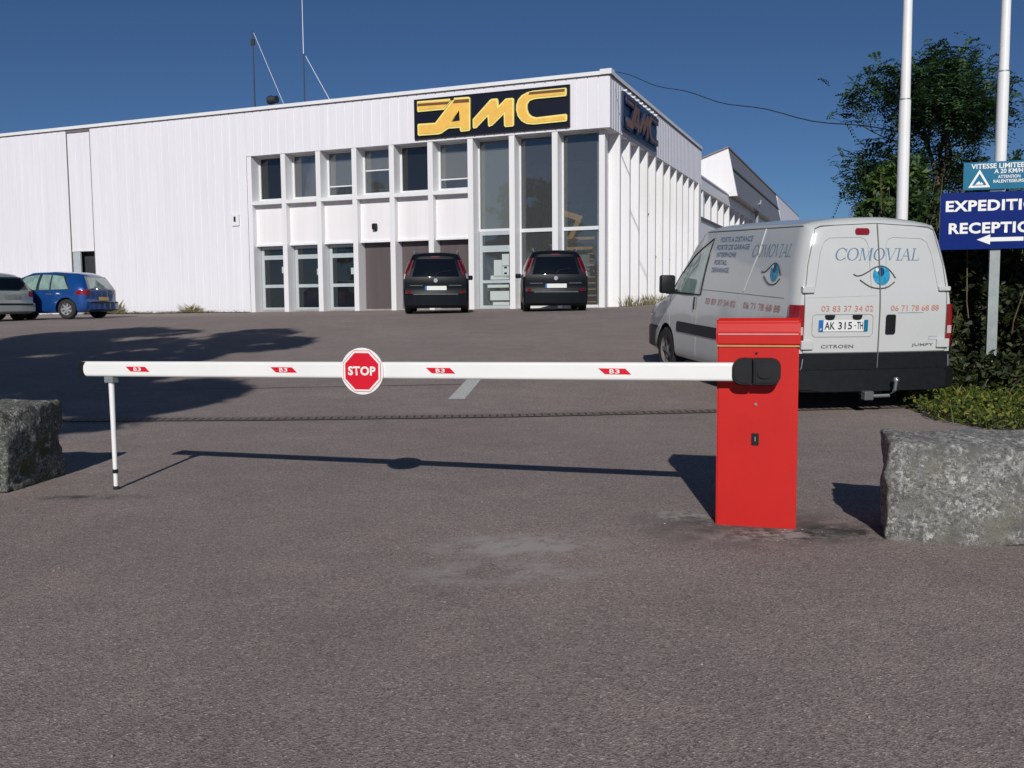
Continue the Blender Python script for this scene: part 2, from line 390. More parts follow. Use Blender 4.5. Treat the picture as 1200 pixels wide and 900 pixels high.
# tarred seam behind the boom, wavering
rs = random.Random(3)
pts = [(-5.2 + .35 * k, 11.55 + .02 * k + rs.uniform(-.02, .02)) for k in range(14)]
struct('road_seam', strip(pts, .035, n=4), 'tar')
# drainage channel: frame, dark trough and bars
dr = thing('drainage_channel', 'long rusty slotted drainage grate set across the tarmac behind the boom', 'drain', (0, 0, 0))
line = [(-7.5, 9.34), (-4.5, 9.25), (-2.5, 9.21), (0, 9.3), (2.1, 9.5), (4.3, 9.72)]
new_obj('trough', strip(line, .2, .003), 'dark', dr)
bm = bmesh.new()
L_ = [Vector(p) for p in line]
for a, b in zip(L_[:-1], L_[1:]):
    d = (b - a); ln = d.length; d.normalize(); q = Vector((-d.y, d.x)); k = 0
    n = int(ln / .075)
    for i in range(n):
        c = a + d * (i + .5) * ln / n
        e = [c - d * .029 - q * .085, c + d * .029 - q * .085, c + d * .029 + q * .085, c - d * .029 + q * .085]
        bm.faces.new([bm.verts.new((p.x, p.y, gz(p.x, p.y) + .008)) for p in e])
    for s in (-1, 1):
        e = [a + q * s * .085, b + q * s * .085, b + q * s * .11, a + q * s * .11]
        N = 8; prev = None
        for i in range(N + 1):
            pa = e[0].lerp(e[1], i / N); pb = e[3].lerp(e[2], i / N)
            v = [bm.verts.new((pa.x, pa.y, gz(pa.x, pa.y) + .011)), bm.verts.new((pb.x, pb.y, gz(pb.x, pb.y) + .011))]
            if prev: bm.faces.new((prev[0], v[0], v[1], prev[1]))
            prev = v
new_obj('grate', bm, 'grate', dr)

# ------------------------------------------------------------------ main building (local frame: x along the front, y into the building)
BA = -.3819
bld = thing('company_building', 'white ribbed metal clad building with narrow columns and tall windows at its corner', 'building', (3.23, 30.5, 0), BA)
ZR, ZS, ZP = 8.63, 6.84, 3.49
XL = -46; XJ = -14.32
def ribbed(u0, u1, z0, z1, pitch=.37, depth=.025, groove=.045, th=.08):
    """ribbed cladding outline along u (front surface at y=0, grooves go in), as prism in the xy plane"""
    pts = []; n = max(1, round((u1 - u0) / pitch)); p = (u1 - u0) / n
    for i in range(n):
        a = u0 + i * p
        pts += [(a, 0), (a + p - groove, 0), (a + p - groove * .7, depth), (a + p - groove * .3, depth)]
    pts += [(u1, 0)]
    return pts
def ribbed_bm(u0, u1, z0, z1, y=0, **k):
    bm = bmesh.new(); pts = ribbed(u0, u1, z0, z1, **k); pv = None
    for a, b in pts:
        v = [bm.verts.new((a, y + b, z0)), bm.verts.new((a, y + b, z1))]
        if pv: bm.faces.new((pv[0], v[0], v[1], pv[1]))
        pv = v
    # small return caps top and bottom
    return bm
# front wall left part, with the recessed strip and dock opening
new_obj('wall', ribbed_bm(XL, -23.40, -.3, ZR - .12), 'clad', bld)
new_obj('wall', ribbed_bm(-22.08, XJ, -.3, ZR - .12), 'clad', bld)
new_obj('wall', ribbed_bm(-23.36, -22.12, 3.54, ZR - .25, .035), 'clad', bld)
new_obj('recess_seam', B((-23.40, -23.36, .004, .3, -.2, ZR - .15), (-22.12, -22.08, .004, .3, -.2, ZR - .15), (-23.36, -22.12, -.006, .3, ZR - .25, ZR - .14)), 'seam', bld)
new_obj('dock_opening', B((-23.36, -22.12, .35, .4, -.2, 3.5)), 'dark', bld)
new_obj('dock_door', B((-23.355, -22.95, .05, .12, -.2, 3.5)), 'gframe', bld)
new_obj('dock_lintel', B((-23.36, -22.12, .02, .34, 3.5, 3.56)), 'trim', bld)
# fascia along the front and the right side
new_obj('fascia', ribbed_bm(XJ + .006, 0, ZS, ZR - .12), 'clad', bld)
fs = ribbed_bm(0, 16.09, ZS, ZR - .12, pitch=.3)
for v in fs.verts: v.co = Vector((-v.co.y, v.co.x, v.co.z))
new_obj('fascia', fs, 'clad', bld)
new_obj('soffit', B((XJ, -.03, .03, .62, ZS - .0, ZS + .04), (-.5, -.03, .62, 16.05, ZS - .0, ZS + .04)), 'trim', bld)
bm = B((XL, .05, -.06, .25, ZR - .12, ZR), (-.25, .052, .25, 16.12, ZR - .12, ZR + .004), (-.32, .07, -.075, .3, ZR - .115, ZR + .05))
new_obj('roof_flashing', bm, 'trim', bld)
new_obj('flashing_shadow_gap', B((XL, .03, -.015, .2, ZR - .16, ZR - .121), (-.2, .034, .2, 16.1, ZR - .16, ZR - .121)), 'seam', bld)
new_obj('roof', B((XL, -.1, .1, 16, ZR - .3, ZR - .1)), 'roofgrey', bld)
new_obj('end_pier', B((-.4, .012, 15.45, 16.09, -.3, ZS - .002)), 'fin', bld)
new_obj('back_wall', B((XL, -.5, 15.8, 16, -.3, ZR - .3), (XL, XL + .2, .1, 15.8, -.3, ZR - .3)), 'clad', bld)
# side wall and its fins
bm = B((-.6, -.4, .62, 15.45, -.3, ZS - .001))
new_obj('side_wall', bm, 'panel', bld)
for k in range(11):
    s = 1.25 + 1.305 * k
    new_obj('fin', B((-.398, -.012, s, s + .16, -.3, ZS - .003)), 'fin', bld)
for k in range(1, 10):
    s = 1.25 + 1.305 * k
    if k in (2, 3, 4, 5, 6, 7, 8):
        wn = new_obj('side_window', B((-.42, -.385, s + .2, s + 1.28, 4.75, 6.3)), 'dglass', bld)
    if k in (3, 4, 6): new_obj('side_ledge', B((-.41, -.25, s + .161, s + 1.304, 3.0 if k != 3 else 4.6, 3.06 if k != 3 else 4.66)), 'seam', bld)
for k, z in ((0, 1.62), (7, 4.3)):
    new_obj('side_vent', B((-.42, -.37, 1.25 + 1.305 * k + .3, 1.25 + 1.305 * k + .8, z, z + .35)), 'dark', bld)
# columns along the front
DT = 1.54
cX = [-.46 - DT * k for k in range(10)]
for k, x in enumerate(cX):
    bm = bmesh.new(); box(bm, x, x + .2, .02 if k else .3, .60, -.3, ZS - .002, bev=.008)
    new_obj('column', bm, 'fin', bld)
new_obj('corner_panel', B((-.26, -.4, .5, .62, -.3, ZS - .002)), 'panel', bld)
new_obj('plinth', B((XJ + .16, -.46, .46, .60, -.3, 1.02)), 'conc', bld)
blind_h = {3: .78, 4: 0, 5: .45, 6: .78, 7: 1, 8: 0}
def frame_bm(x0, x1, z0, z1, y0, y1, t, tb=None, tt=None):
    tb = tb or t; tt = tt or t
    return B((x0, x0 + t, y0, y1, z0, z1), (x1 - t, x1, y0, y1, z0, z1), (x0 + t, x1 - t, y0, y1, z0, z0 + tb), (x0 + t, x1 - t, y0, y1, z1 - tt, z1))
for k in range(9):
    x0, x1 = cX[k + 1] + .2, cX[k]
    if k >= 3:
        # upper window
        fr = new_obj('window', frame_bm(x0, x1, 5.14, ZS - .004, .50, .58, .07, .12, .05), 'frame', bld)
        gl_ = 'dglass' if k in (8, 4) else 'glass'
        new_obj('pane', B((x0 + .07, x1 - .07, .545, .555, 5.26, ZS - .054)), gl_, fr)
        h = blind_h[k]
        if h:
            zt = ZS - .08; zb = zt - (zt - 5.27) * h
            new_obj('blind', B((x0 + .08, x1 - .08, .60, .615, zb, zt)), 'blind', fr)
            new_obj('blind_rail', B((x0 + .08, x1 - .08, .53, .544, zb - .045, zb)), 'frame', fr)
        new_obj('window_sill', B((x0 - .03, x1 + .0, .0, .50, 5.0, 5.13)), 'trim', bld)
        new_obj('spandrel', B((x0, x1, .26, .58, ZP, 4.999)), 'panel', bld)
        new_obj('drip_edge', B((x0 - .0, x1 + .0, .20, .259, ZP - .05, ZP + .02)), 'trim', bld)
        new_obj('room_backing', B((x0, x1, 1.6, 1.65, 4.9, ZS)), 'intwall' if k != 8 else 'dark', bld)
    if k in (3, 4, 5):
        new_obj('lower_panel', B((x0 + .02, x1 - .02, .50, .55, .9, ZP - .002)), 'brown', bld)
    if k in (6, 7, 8):
        fr = new_obj('glazed_door', B(*[(x0 + .02, x0 + .14, .48, .56, .9, ZP - .05), (x1 - .08, x1 - .02, .48, .56, .9, ZP - .05),
                  (x0 + .14, x1 - .08, .48, .56, ZP - .16, ZP - .05), (x0 + .14, x1 - .08, .48, .56, 2.94, 3.1), (x0 + .14, x1 - .08, .48, .56, 1.86, 1.98), (x0 + .14, x1 - .08, .48, .56, .9, 1.1)]), 'gframe', bld)
        for a, b in ((3.1, ZP - .16), (1.98, 2.94), (1.1, 1.86)):
            new_obj('pane', B((x0 + .14, x1 - .08, .515, .525, a, b)), 'dglass', fr)
        for q in range(2 if k != 7 else 1):
            a = x1 - .42 + .16 * q + (.05 if k == 7 else 0); z = 2.1 + .22 * ((q + 1) % 2) + (.0 if k != 8 else .1)
            new_obj('notice', B((a, a + .2, .505, .513, z, z + .24)), 'paper', fr)
    if k == 2:
        fr = new_obj('window', frame_bm(x0, x1, 3.7, ZS - .004, .50, .58, .05, .08, .04), 'frame', bld)
        new_obj('pane', B((x0 + .05, x1 - .05, .545, .555, 3.78, ZS - .044)), 'glass', fr)
        new_obj('curtain', B((x0 + .05, x1 - .05, .62, .64, 3.7, ZS)), 'curtain', fr)
        dr_ = new_obj('door', B((x0 + .02, x0 + .13, .48, .56, .9, 3.7), (x1 - .13, x1 - .02, .48, .56, .9, 3.7), (x0 + .13, x1 - .13, .48, .56, 3.56, 3.7),
                                (x0 + .13, x1 - .13, .48, .56, 2.98, 3.2), (x0 + .13, x1 - .13, .48, .56, 1.9, 2.0), (x0 + .13, x1 - .13, .48, .56, .9, 1.12)), 'gframe', bld)
        for a, b in ((3.2, 3.56), (2.0, 2.98), (1.12, 1.9)):
            new_obj('pane', B((x0 + .13, x1 - .13, .515, .525, a, b)), 'glass', dr_)
        for (a, b, c, d) in ((.55, .85, 2.1, 2.7), (.86, 1.12, 2.5, 2.9), (.86, 1.12, 2.08, 2.48), (.42, 1.12, 2.02, 2.16), (.3, 1.1, 1.74, 1.84), (.4, 1.12, 1.3, 1.62), (.5, 1.12, 1.13, 1.24)):
            new_obj('notice', B((x0 + a, x0 + b, .503, .512, c, d)), 'paper', dr_)
        for c_ in (2.4, 2.2): new_obj('notice', B((x0 + .94, x0 + 1.04, .498, .502, c_, c_ + .065)), 'black', dr_)
    if k in (0, 1):
        fr = new_obj('window', B((x0, x0 + .05, .50, .58, 1.0, ZS - .004), (x1 - .05, x1, .50, .58, 1.0, ZS - .004), (x0 + .05, x1 - .05, .50, .58, 3.62, 3.74), (x0 + .05, x1 - .05, .50, .58, 1.0, 1.12), (x0 + .05, x1 - .05, .50, .58, ZS - .05, ZS - .004)), 'frame', bld)
        new_obj('pane', B((x0 + .05, x1 - .05, .545, .555, 3.74, ZS - .05)), 'glass', fr)
        new_obj('pane', B((x0 + .05, x1 - .05, .545, .555, 1.12, 3.62)), 'glass', fr)
# wall above the doors behind the panels, hall behind the tall glazing
new_obj('hall_wall', B((-5.2, -.62, 6.5, 6.6, .5, ZS), (-5.3, -5.2, .66, 6.6, .5, ZS), (-.62, -.601, .66, 6.6, .5, ZS)), 'intwall', bld)
new_obj('hall_floor', B((-5.2, -.62, .6, 6.5, .8, .98)), 'conc', bld)
new_obj('corridor_wall', B((XJ, -5.3, 2.2, 2.3, .5, 4.9), (XJ, -5.3, .6, 2.3, 4.86, 4.92)), 'intwall', bld)
# stair, mezzanine rail and plant in the hall
st = thing('indoor_staircase', 'orange wooden staircase with open treads behind the tall corner glazing', 'staircase', (3.23, 30.5, 0), BA)
bm = bmesh.new()
for i in range(11):
    z = 1.2 + i * .22; x = -.85 - 0 * i
    box(bm, -1.75, -.75, 1.3 + .24 * i, 1.56 + .24 * i, z, z + .045)
new_obj('treads', bm, 'wood', st)
bm = bmesh.new()
prism(bm, [(-1.9, 3.3), (-1.72, 3.3), (-1.3, 4.15), (-2.2, 4.45), (-2.3, 4.3), (-1.55, 4.02)], .12, 'xz', 1.2)
new_obj('handrail', bm, 'wood', st)
new_obj('landing', B((-2.9, -.7, 2.6, 4.2, 3.45, 3.55), (-1.8, -.9, 1.0, 1.3, 3.0, 3.1)), 'wood', st)
bm = bmesh.new()
for i in range(9): tube(bm, [(-3.4 + .3 * i, 2.7, 3.9), (-3.4 + .3 * i, 2.7, 4.8)], .02, 6)
tube(bm, [(-3.5, 2.7, 4.8), (-.8, 2.7, 4.8)], .03, 6)
new_obj('balustrade', bm, 'black', st)

def leaves(name, blobs, n, size, mat, parent=None, seed=1, elong=1.0, droop=0.0, shell=.5, cap=None, smooth=False):
    """many leaf-sized rhombs through ellipsoid clumps: (x,y,z,rx,ry,rz)"""
    rn = random.Random(seed); vs = []; fs = []
    vol = [b[3] * b[4] * b[5] for b in blobs]; tot = sum(vol)
    for b, vv in zip(blobs, vol):
        for _ in range(max(4, int(n * vv / tot))):
            while True:
                d = Vector((rn.uniform(-1, 1), rn.uniform(-1, 1), rn.uniform(-1, 1)))
                if .01 < d.length < 1: break
            d = d.normalized() * (d.length ** shell)
            p = Vector((b[0] + d.x * b[3], b[1] + d.y * b[4], b[2] + d.z * b[5]))
            if cap and not cap(p): continue
            a = Vector((rn.gauss(0, 1), rn.gauss(0, 1), rn.gauss(0, .7) - droop)).normalized(); c = a.cross(Vector((rn.gauss(0, 1), rn.gauss(0, 1), rn.gauss(0, 1)))).normalized()
            s = size * rn.uniform(.55, 1.35); a *= s * elong; c *= s * .5 / (elong ** .3)
            i = len(vs); vs += [p - a, p + c, p + a, p - c]; fs.append((i, i + 1, i + 2, i + 3))
    me = bpy.data.meshes.new(name); me.from_pydata(vs, [], fs)
    return new_obj(name, me, mat, parent)

ip = thing('indoor_plant', 'bushy potted plant inside the hall behind the second glazed bay', 'plant', (3.23, 30.5, 0), BA)
leaves('foliage', [(-2.75, 1.7, 2.6, .6, .5, .8), (-2.4, 1.8, 3.4, .4, .4, .5)], 700, .07, 'leaf_mid', ip, 5)
new_obj('pot', T([(-2.7, 1.8, .98), (-2.7, 1.8, 1.5)], [.2, .3], 14), 'conc', ip)

# company signs
def bilin(x, y):
    u = (x - 55) / 1065; top = 182 - 107 * u; bot = 408 - 83 * u; v = (y - top) / (bot - top)
    return u, v
A_o = [(75, 330), (82, 322), (205, 314), (345, 158), (448, 150), (457, 158), (457, 352), (450, 362), (392, 369), (384, 362), (382, 344), (300, 350), (250, 380), (228, 386), (84, 396), (76, 390)]
A_h = [(318, 308), (380, 236), (384, 300), (340, 306)]
E_o = [(75, 184), (325, 163), (330, 170), (272, 232), (80, 250), (75, 244)]
M_o = [(474, 290), (596, 168), (606, 162), (645, 158), (652, 166), (655, 205), (698, 164), (706, 158), (752, 154), (760, 160), (760, 325), (752, 334), (700, 338), (692, 330), (690, 258), (612, 328), (588, 337), (582, 330), (578, 272), (500, 345), (480, 348), (474, 340)]
C_o = [(1105, 88), (1110, 94), (1110, 134), (1104, 142), (900, 161), (868, 172), (852, 195), (850, 222), (860, 250), (880, 268), (910, 276), (1106, 254), (1113, 260), (1113, 296), (1106, 302), (890, 322), (845, 318), (810, 300), (785, 268), (775, 232), (776, 198), (788, 165), (812, 138), (850, 118), (890, 108)]
def logo(parent, uv2p, off, th, mo, mi, ms):
    for loops, nm in (([A_o, A_h], 'letter'), ([E_o], 'letter'), ([M_o], 'letter'), ([C_o], 'letter')):
        lp = [[bilin(*p) for p in l] for l in loops]
        lp = [[(u * W_, (1 - v) * H_) for u, v in l] for l in lp]
        me = curve_mesh(lp, th / 2); remap(me, lambda x, y, z: uv2p(x, y, off + z))
        o = new_obj('letter', me, mo, parent)
        if nm and len(loops[0]) > 4:
            # orange field inside the pale rim
            bm = bmesh.new(); l0 = lp[0]
            area = sum(l0[i][0] * l0[(i + 1) % len(l0)][1] - l0[(i + 1) % len(l0)][0] * l0[i][1] for i in range(len(l0)))
            sg = 1 if area > 0 else -1
            ins = []
            n = len(l0); dlt = .055
            for i in range(n):
                a = Vector(l0[i - 1]); b = Vector(l0[i]); c = Vector(l0[(i + 1) % n])
                n1 = Vector((-(b - a).y, (b - a).x)).normalized() * sg; n2 = Vector((-(c - b).y, (c - b).x)).normalized() * sg
                m_ = (n1 + n2); m_ = m_.normalized() * dlt / max(.5, m_.normalized().dot(n1)); ins.append(tuple(b + m_))
            lo = [ins] + ([lp[1]] if len(lp) > 1 else [])
            me = curve_mesh(lo, .004); remap(me, lambda x, y, z: uv2p(x, y, off + th / 2 + .008 + z))
            new_obj('letter_face', me, mi, o)
    for quad in ([(80, 200), (312, 182), (296, 198), (80, 214)], [(350, 172), (452, 164), (452, 184), (336, 192)], [(868, 118), (1100, 96), (1100, 112), (860, 134)]):  # bands painting the flashing's cast shadow onto the letters
        l = [(bilin(*p)[0] * W_, (1 - bilin(*p)[1]) * H_) for p in quad]
        me = curve_mesh([l], .003); remap(me, lambda x, y, z: uv2p(x, y, off + th / 2 + .022 + z)); new_obj('stripe', me, ms, parent)
W_, H_ = 5.64, 1.26
sg = thing('company_sign', 'dark blue panel with orange and yellow AMC lettering on the front fascia', 'sign', (3.23, 30.5, 0), BA)
new_obj('panel', B((-7.03, -1.37, -.07, -.003, 6.97, 8.27)), 'signdark', sg)
new_obj('panel_edge', frame_bm(-7.06, -1.34, 6.94, 8.30, -.085, -.002, .03), 'black', sg)
logo(sg, lambda x, y, z: (-7.02 + x, -.07 - z, 6.99 + y), .03, .05, 'pale_gold', 'gold', 'brownstripe')
new_obj('bracket', B((-5.62, -5.50, -.16, -.085, 8.16, 8.24)), 'black', sg)
W_, H_ = 4.8, 1.2
s2 = thing('company_sign', 'weathered blue and orange AMC sign round the corner on the side fascia', 'sign', (3.23, 30.5, 0), BA)
new_obj('panel', B((.003, .08, 1.38, 6.26, 6.97, 8.27)), 'signblue', s2)
logo(s2, lambda x, y, z: (.06 + z, 1.42 + x, 7.02 + y), .08, .05, 'signblue', 'faded_orange', 'signblue')
bm = bmesh.new()
for i in range(9): box(bm, .03, .16, 1.5 + i * .56, 1.56 + i * .56, 8.272, 8.33)
new_obj('bracket', bm, 'trim', s2)

wl = thing('wall_lamp', 'small dark floodlight fixed to the white spandrel above the brown panels', 'lamp', (3.23, 30.5, 0), BA)
bm = bmesh.new(); box(bm, -8.97, -8.78, .1, .22, 3.9, 4.12, bev=.03); new_obj('lamp_head', bm, 'black', wl)
new_obj('bracket', B((-8.9, -8.85, .2, .262, 3.85, 3.95)), 'black', wl)
eb = new_obj('meter_box', B((-15.05, -14.72, -.05, 0.002, 4.25, 4.68)), 'trim'); eb.location = (3.23, 30.5, 0); eb.rotation_euler[2] = BA
tag(eb, 'small pale junction box on the ribbed wall left of the first column', 'box')
ebm = new_obj('grille', B((-14.95, -14.86, -.056, -.05, 4.4, 4.6)), 'black', eb)

# roof aerials and siren
def roof_item(name, label, cat): return thing(name, label, cat, (3.23, 30.5, 0), BA)
a1 = roof_item('roof_aerial', 'short dark mast with a stay wire standing on the roof, left of the two aerials', 'aerial')
new_obj('mast', T([(-16.1, 3, 8.4), (-16.1, 3, 12.5)], [.035, .02], 8), 'cable', a1)
new_obj('stay', T([(-16.05, 3, 12.4), (-14.3, 3, 8.6)], .009, 5), 'pole', a1)
new_obj('dipole', B((-16.2, -16.02, 2.97, 3.03, 11.9, 12.15)), 'cable', a1)
a2 = roof_item('roof_aerial', 'tall thin pale whip aerial with bright stay wire, right of the two on the roof', 'aerial')
new_obj('mast', T([(-13.65, 3, 8.4), (-13.65, 3, 11.3)], [.028, .022], 8), 'cable', a2)
new_obj('whip', T([(-13.65, 3, 11.3), (-13.65, 3, 15)], [.015, .008], 6), 'pole', a2)
new_obj('stay', T([(-13.55, 3, 11.2), (-12.0, 3, 8.6)], .012, 5), 'pole', a2)
a3 = roof_item('roof_siren', 'small dark round siren on the roof between the two aerials', 'siren')
bm = bmesh.new(); lathe_x(bm, [(-.2, 0), (-.2, .17), (-.05, .19), (.1, .14), (.2, .16), (.2, 0)], 14, -15.2, 3, 9.62); new_obj('horn', bm, 'cable', a3, True)
new_obj('post', T([(-15.2, 3, 8.4), (-15.2, 3, 9.5)], .03, 6), 'cable', a3)

# ------------------------------------------------------------------ buildings beyond
ax = thing('annex_building', 'lower white annex with a strip of windows behind the corner building', 'building', (3.23, 30.5, 0), BA)
AX = -.4
new_obj('wall', B((-9, AX, 16.2, 60, -.3, 5.46), (-9, AX - .35, 16.2, 60, 5.46, 6.9)), 'panel', ax)
new_obj('parapet', B((-9, AX + .02, 16.15, 60.1, 6.91, 7.5)), 'panel', ax)
new_obj('coping', B((-9, AX + .08, 16.14, 60.15, 7.5, 7.57)), 'trim', ax)
new_obj('window_sill', B((AX - .34, AX + .1, 16.2, 60, 5.40, 5.50)), 'seam', ax)
for k in range(20):
    s_ = 16.7 + k * 2.15
    new_obj('mullion', B((AX - .34, AX + .0, s_, s_ + .14, 5.5, 6.909)), 'fin', ax)
    new_obj('mullion', B((AX - .34, AX - .14, s_ + .95, s_ + 1.25, 5.5, 6.905)), 'fin', ax)
new_obj('window_strip', B((AX - .345, AX - .335, 16.25, 59.9, 5.505, 6.905)), 'glass', ax)
new_obj('downpipe', T([(AX + .08, 17.3, 1), (AX + .08, 17.3, 5.4)], .06, 8), 'galv', ax)
vp = new_obj('flue_pipe', T([(AX + .3, 38, 6.5), (AX + .3, 38, 8.05)], .14, 10), 'galv'); vp.location = (3.23, 30.5, 0); vp.rotation_euler[2] = BA
tag(vp, 'grey flue pipe with a forked top rising beside the white annex parapet', 'pipe')
new_obj('pipe_cap', B((AX + .0, AX + .6, 37.9, 38.1, 8.0, 8.1), (AX - .02, AX + .08, 37.9, 38.1, 8.1, 8.3), (AX + .52, AX + .62, 37.9, 38.1, 8.1, 8.3)), 'galv', vp)
sw = thing('sawtooth_hall', 'factory hall with white gable and grey slanted roof face behind the annex', 'building', (3.23, 30.5, 0), BA)
new_obj('gable', P([(-9, -.2), (AX - .3, -.2), (AX - .3, 7.45), (.16, 7.45), (-.42, 10.25), (-9, 7.2)], .25, 'xz', 26.9), 'panel', sw)
new_obj('north_light', P([(AX - .3, 7.46), (.14, 7.46), (-.2, 9.0), (-.4, 9.0)], 26, 'xz', 27.2), 'sawgrey', sw)
new_obj('light_gap', P([(-.5, 9.0), (-.16, 9.0), (-.19, 9.16), (-.5, 9.16)], 26, 'xz', 27.2), 'dark', sw)
new_obj('upper_slope', P([(-.6, 9.16), (-.2, 9.16), (-.42, 10.22), (-.8, 10.1)], 26, 'xz', 27.2), 'sawgrey', sw)
new_obj('roof', P([(-9, 7.22), (-.38, 10.27), (-.38, 10.36), (-9.1, 7.32)], 49, 'xz', 26.8), 'roofgrey', sw)
new_obj('end_wall', P([(-6, 5), (.1, 5), (.1, 7.5), (-.38, 10.25), (-6, 8)], 22, 'xz', 53.3), 'panel', sw)
new_obj('core', B((-9, -1.2, 27.2, 53, -.2, 7.3)), 'intwall', sw)

cb = bmesh.new(); A_ = Vector((3.44, 30.4, 8.55)); B_ = Vector((7.6, 17.2, 4.15)); pts = []
for i in range(25):
    t = i / 24; p = A_.lerp(B_, t); p.z -= .55 * 4 * t * (1 - t) * .35; p.z += .04 * math.sin(t * 23); pts.append(p)
tube(cb, pts, .013, 6)
tag(new_obj('overhead_cable', cb, 'cable'), 'sagging dark cable from the building corner to the tree', 'cable')

# ------------------------------------------------------------------ boom barrier
bar = thing('boom_barrier', 'red boom barrier cabinet with a long white closed arm and support leg', 'barrier', (1.245, 4.68, 0), math.atan2(-.299, .954))
bm = bmesh.new()
prism(bm, [(0, 0), (.32, 0), (.32, .928), (0, .928)], .40, 'yz', -.20)
bmesh.ops.bevel(bm, geom=[e for e in bm.edges if abs(e.verts[0].co.z - e.verts[1].co.z) > .5], offset=.008, segments=2, affect='EDGES')
new_obj('cabinet', bm, 'red', bar)
bm = bmesh.new()
prism(bm, [(-.006, .934), (.326, .934), (.326, 1.0), (.30, 1.068), (.035, 1.071), (.012, 1.052), (-.006, .996)], .414, 'yz', -.207)
bmesh.ops.bevel(bm, geom=[e for e in bm.edges], offset=.008, segments=2, affect='EDGES')
new_obj('cap', bm, 'red', bar)
new_obj('trim_line', B((-.203, .203, -.0075, .32, .927, .9345)), 'goldline', bar)
new_obj('cap_crease', B((-.196, .196, -.0085, -.004, .988, .993)), 'whitelens', bar)  # pale strip painted as the highlight on the cap edge
bm = bmesh.new()
def rrect(x0, x1, z0, z1, r, n=5):
    o = []
    for cx_, cz_, a0 in ((x1 - r, z1 - r, 0), (x0 + r, z1 - r, 90), (x0 + r, z0 + r, 180), (x1 - r, z0 + r, 270)):
        for k in range(n + 1): o.append((cx_ + r * math.cos(R(a0 + 90 * k / n)), cz_ + r * math.sin(R(a0 + 90 * k / n))))
    return o
def oct_(x0, x1, z0, z1, c): return [(x0 + c, z0), (x1 - c, z0), (x1, z0 + c * 1.6), (x1, z1 - c * 1.6), (x1 - c, z1), (x0 + c, z1), (x0, z1 - c * 1.6), (x0, z0 + c * 1.6)]
for (x0_, x1_, d_) in ((-.118, -.0225, -.112), (-.0175, .115, -.104)):
    for k_, (o_, y0_, y1_) in enumerate(((0, -.002, d_ + .016), (.005, d_ + .016, d_ + .005), (.014, d_ + .005, d_))):
        pts_ = rrect(-.118 + o_, .115 - o_, .738 + o_, .872 - o_, .046 - o_ * .6)
        pts_ = [(min(max(a_, x0_ + (o_ if x0_ > -.1 else 0)), x1_ - (o_ if x1_ < .1 else 0)), b_) for a_, b_ in pts_]
        q_ = []
        for p_ in pts_:
            if not q_ or (abs(p_[0] - q_[-1][0]) + abs(p_[1] - q_[-1][1])) > 1e-4: q_.append(p_)
        prism(bm, q_, y1_ - y0_, 'xz', y0_)
ab = new_obj('arm_bracket', bm, 'black', bar)
bm = bmesh.new(); prism(bm, rrect(.005, .075, .775, .835, .028), -.006, 'xz', -.106)
new_obj('bracket_boss', bm, 'black', ab)
new_obj('lock', B((-.024, .012, -.006, -.001, .425, .485)), 'black', bar)
new_obj('keyhole', B((-.008, -.003, -.009, -.006, .445, .468)), 'chrome', bar)
def ydisc(x, z, r, y0, y1, n=14): return P([(x + r * math.cos(2 * math.pi * k / n), z + r * math.sin(2 * math.pi * k / n)) for k in range(n)], y1 - y0, 'xz', y0)
new_obj('screw', ydisc(-.005, .635, .007, -.006, -.001), 'chrome', bar)
new_obj('screw', ydisc(-.005, .895, .006, -.006, -.001), 'black', bar)
# arm
AZ = lambda x: .804 + .0095 * x
bm = bmesh.new(); prof = rrect(-.026, .026, -.047, .047, .014, 3)
for i, x in enumerate((-4.2, -.03)):
    pass
n = len(prof)
ra = [bm.verts.new((-4.13 - .0 + .022 * (abs(b) / .047) ** 0 * 0 - (.0), a - .062, b + AZ(-4.13))) for a, b in prof]
rb = [bm.verts.new((-.05, a - .062, b + AZ(-.05))) for a, b in prof]
for k in range(n): bm.faces.new((ra[k], ra[(k + 1) % n], rb[(k + 1) % n], rb[k]))
bm.faces.new(ra); bm.faces.new(rb[::-1])
arm = new_obj('arm', bm, 'white', bar)
new_obj('arm_end_cap', P([(-4.145, -.046 + AZ(-4.13)), (-4.095, -.046 + AZ(-4.13)), (-4.11, -.02 + AZ(-4.13)), (-4.112, .0 + AZ(-4.13)), (-4.11, .02 + AZ(-4.13)), (-4.095, .046 + AZ(-4.13)), (-4.145, .046 + AZ(-4.13)), (-4.152, AZ(-4.13))], .056, 'xz', -.090), 'black', arm)
for x in (-3.70, -2.675, -1.69, -.715):
    z = AZ(x); o = new_obj('sticker', P([(x - .087, z + .016), (x + .055, z + .016), (x + .087, z - .014), (x - .052, z - .014)], .002, 'xz', -.0905), 'signred', arm)
    m_ = fit_text('B', x - .028, x - .003, z - .01, z + .012, bold=.02); m2 = remap(m_, lambda a, b, c: (a, -.0912, b)); new_obj('sticker_mark', m2, 'white', o)
    m_ = fit_text('3', x + .001, x + .026, z - .01, z + .012, bold=.02); m2 = remap(m_, lambda a, b, c: (a, -.0912, b)); new_obj('sticker_mark', m2, 'white', o)
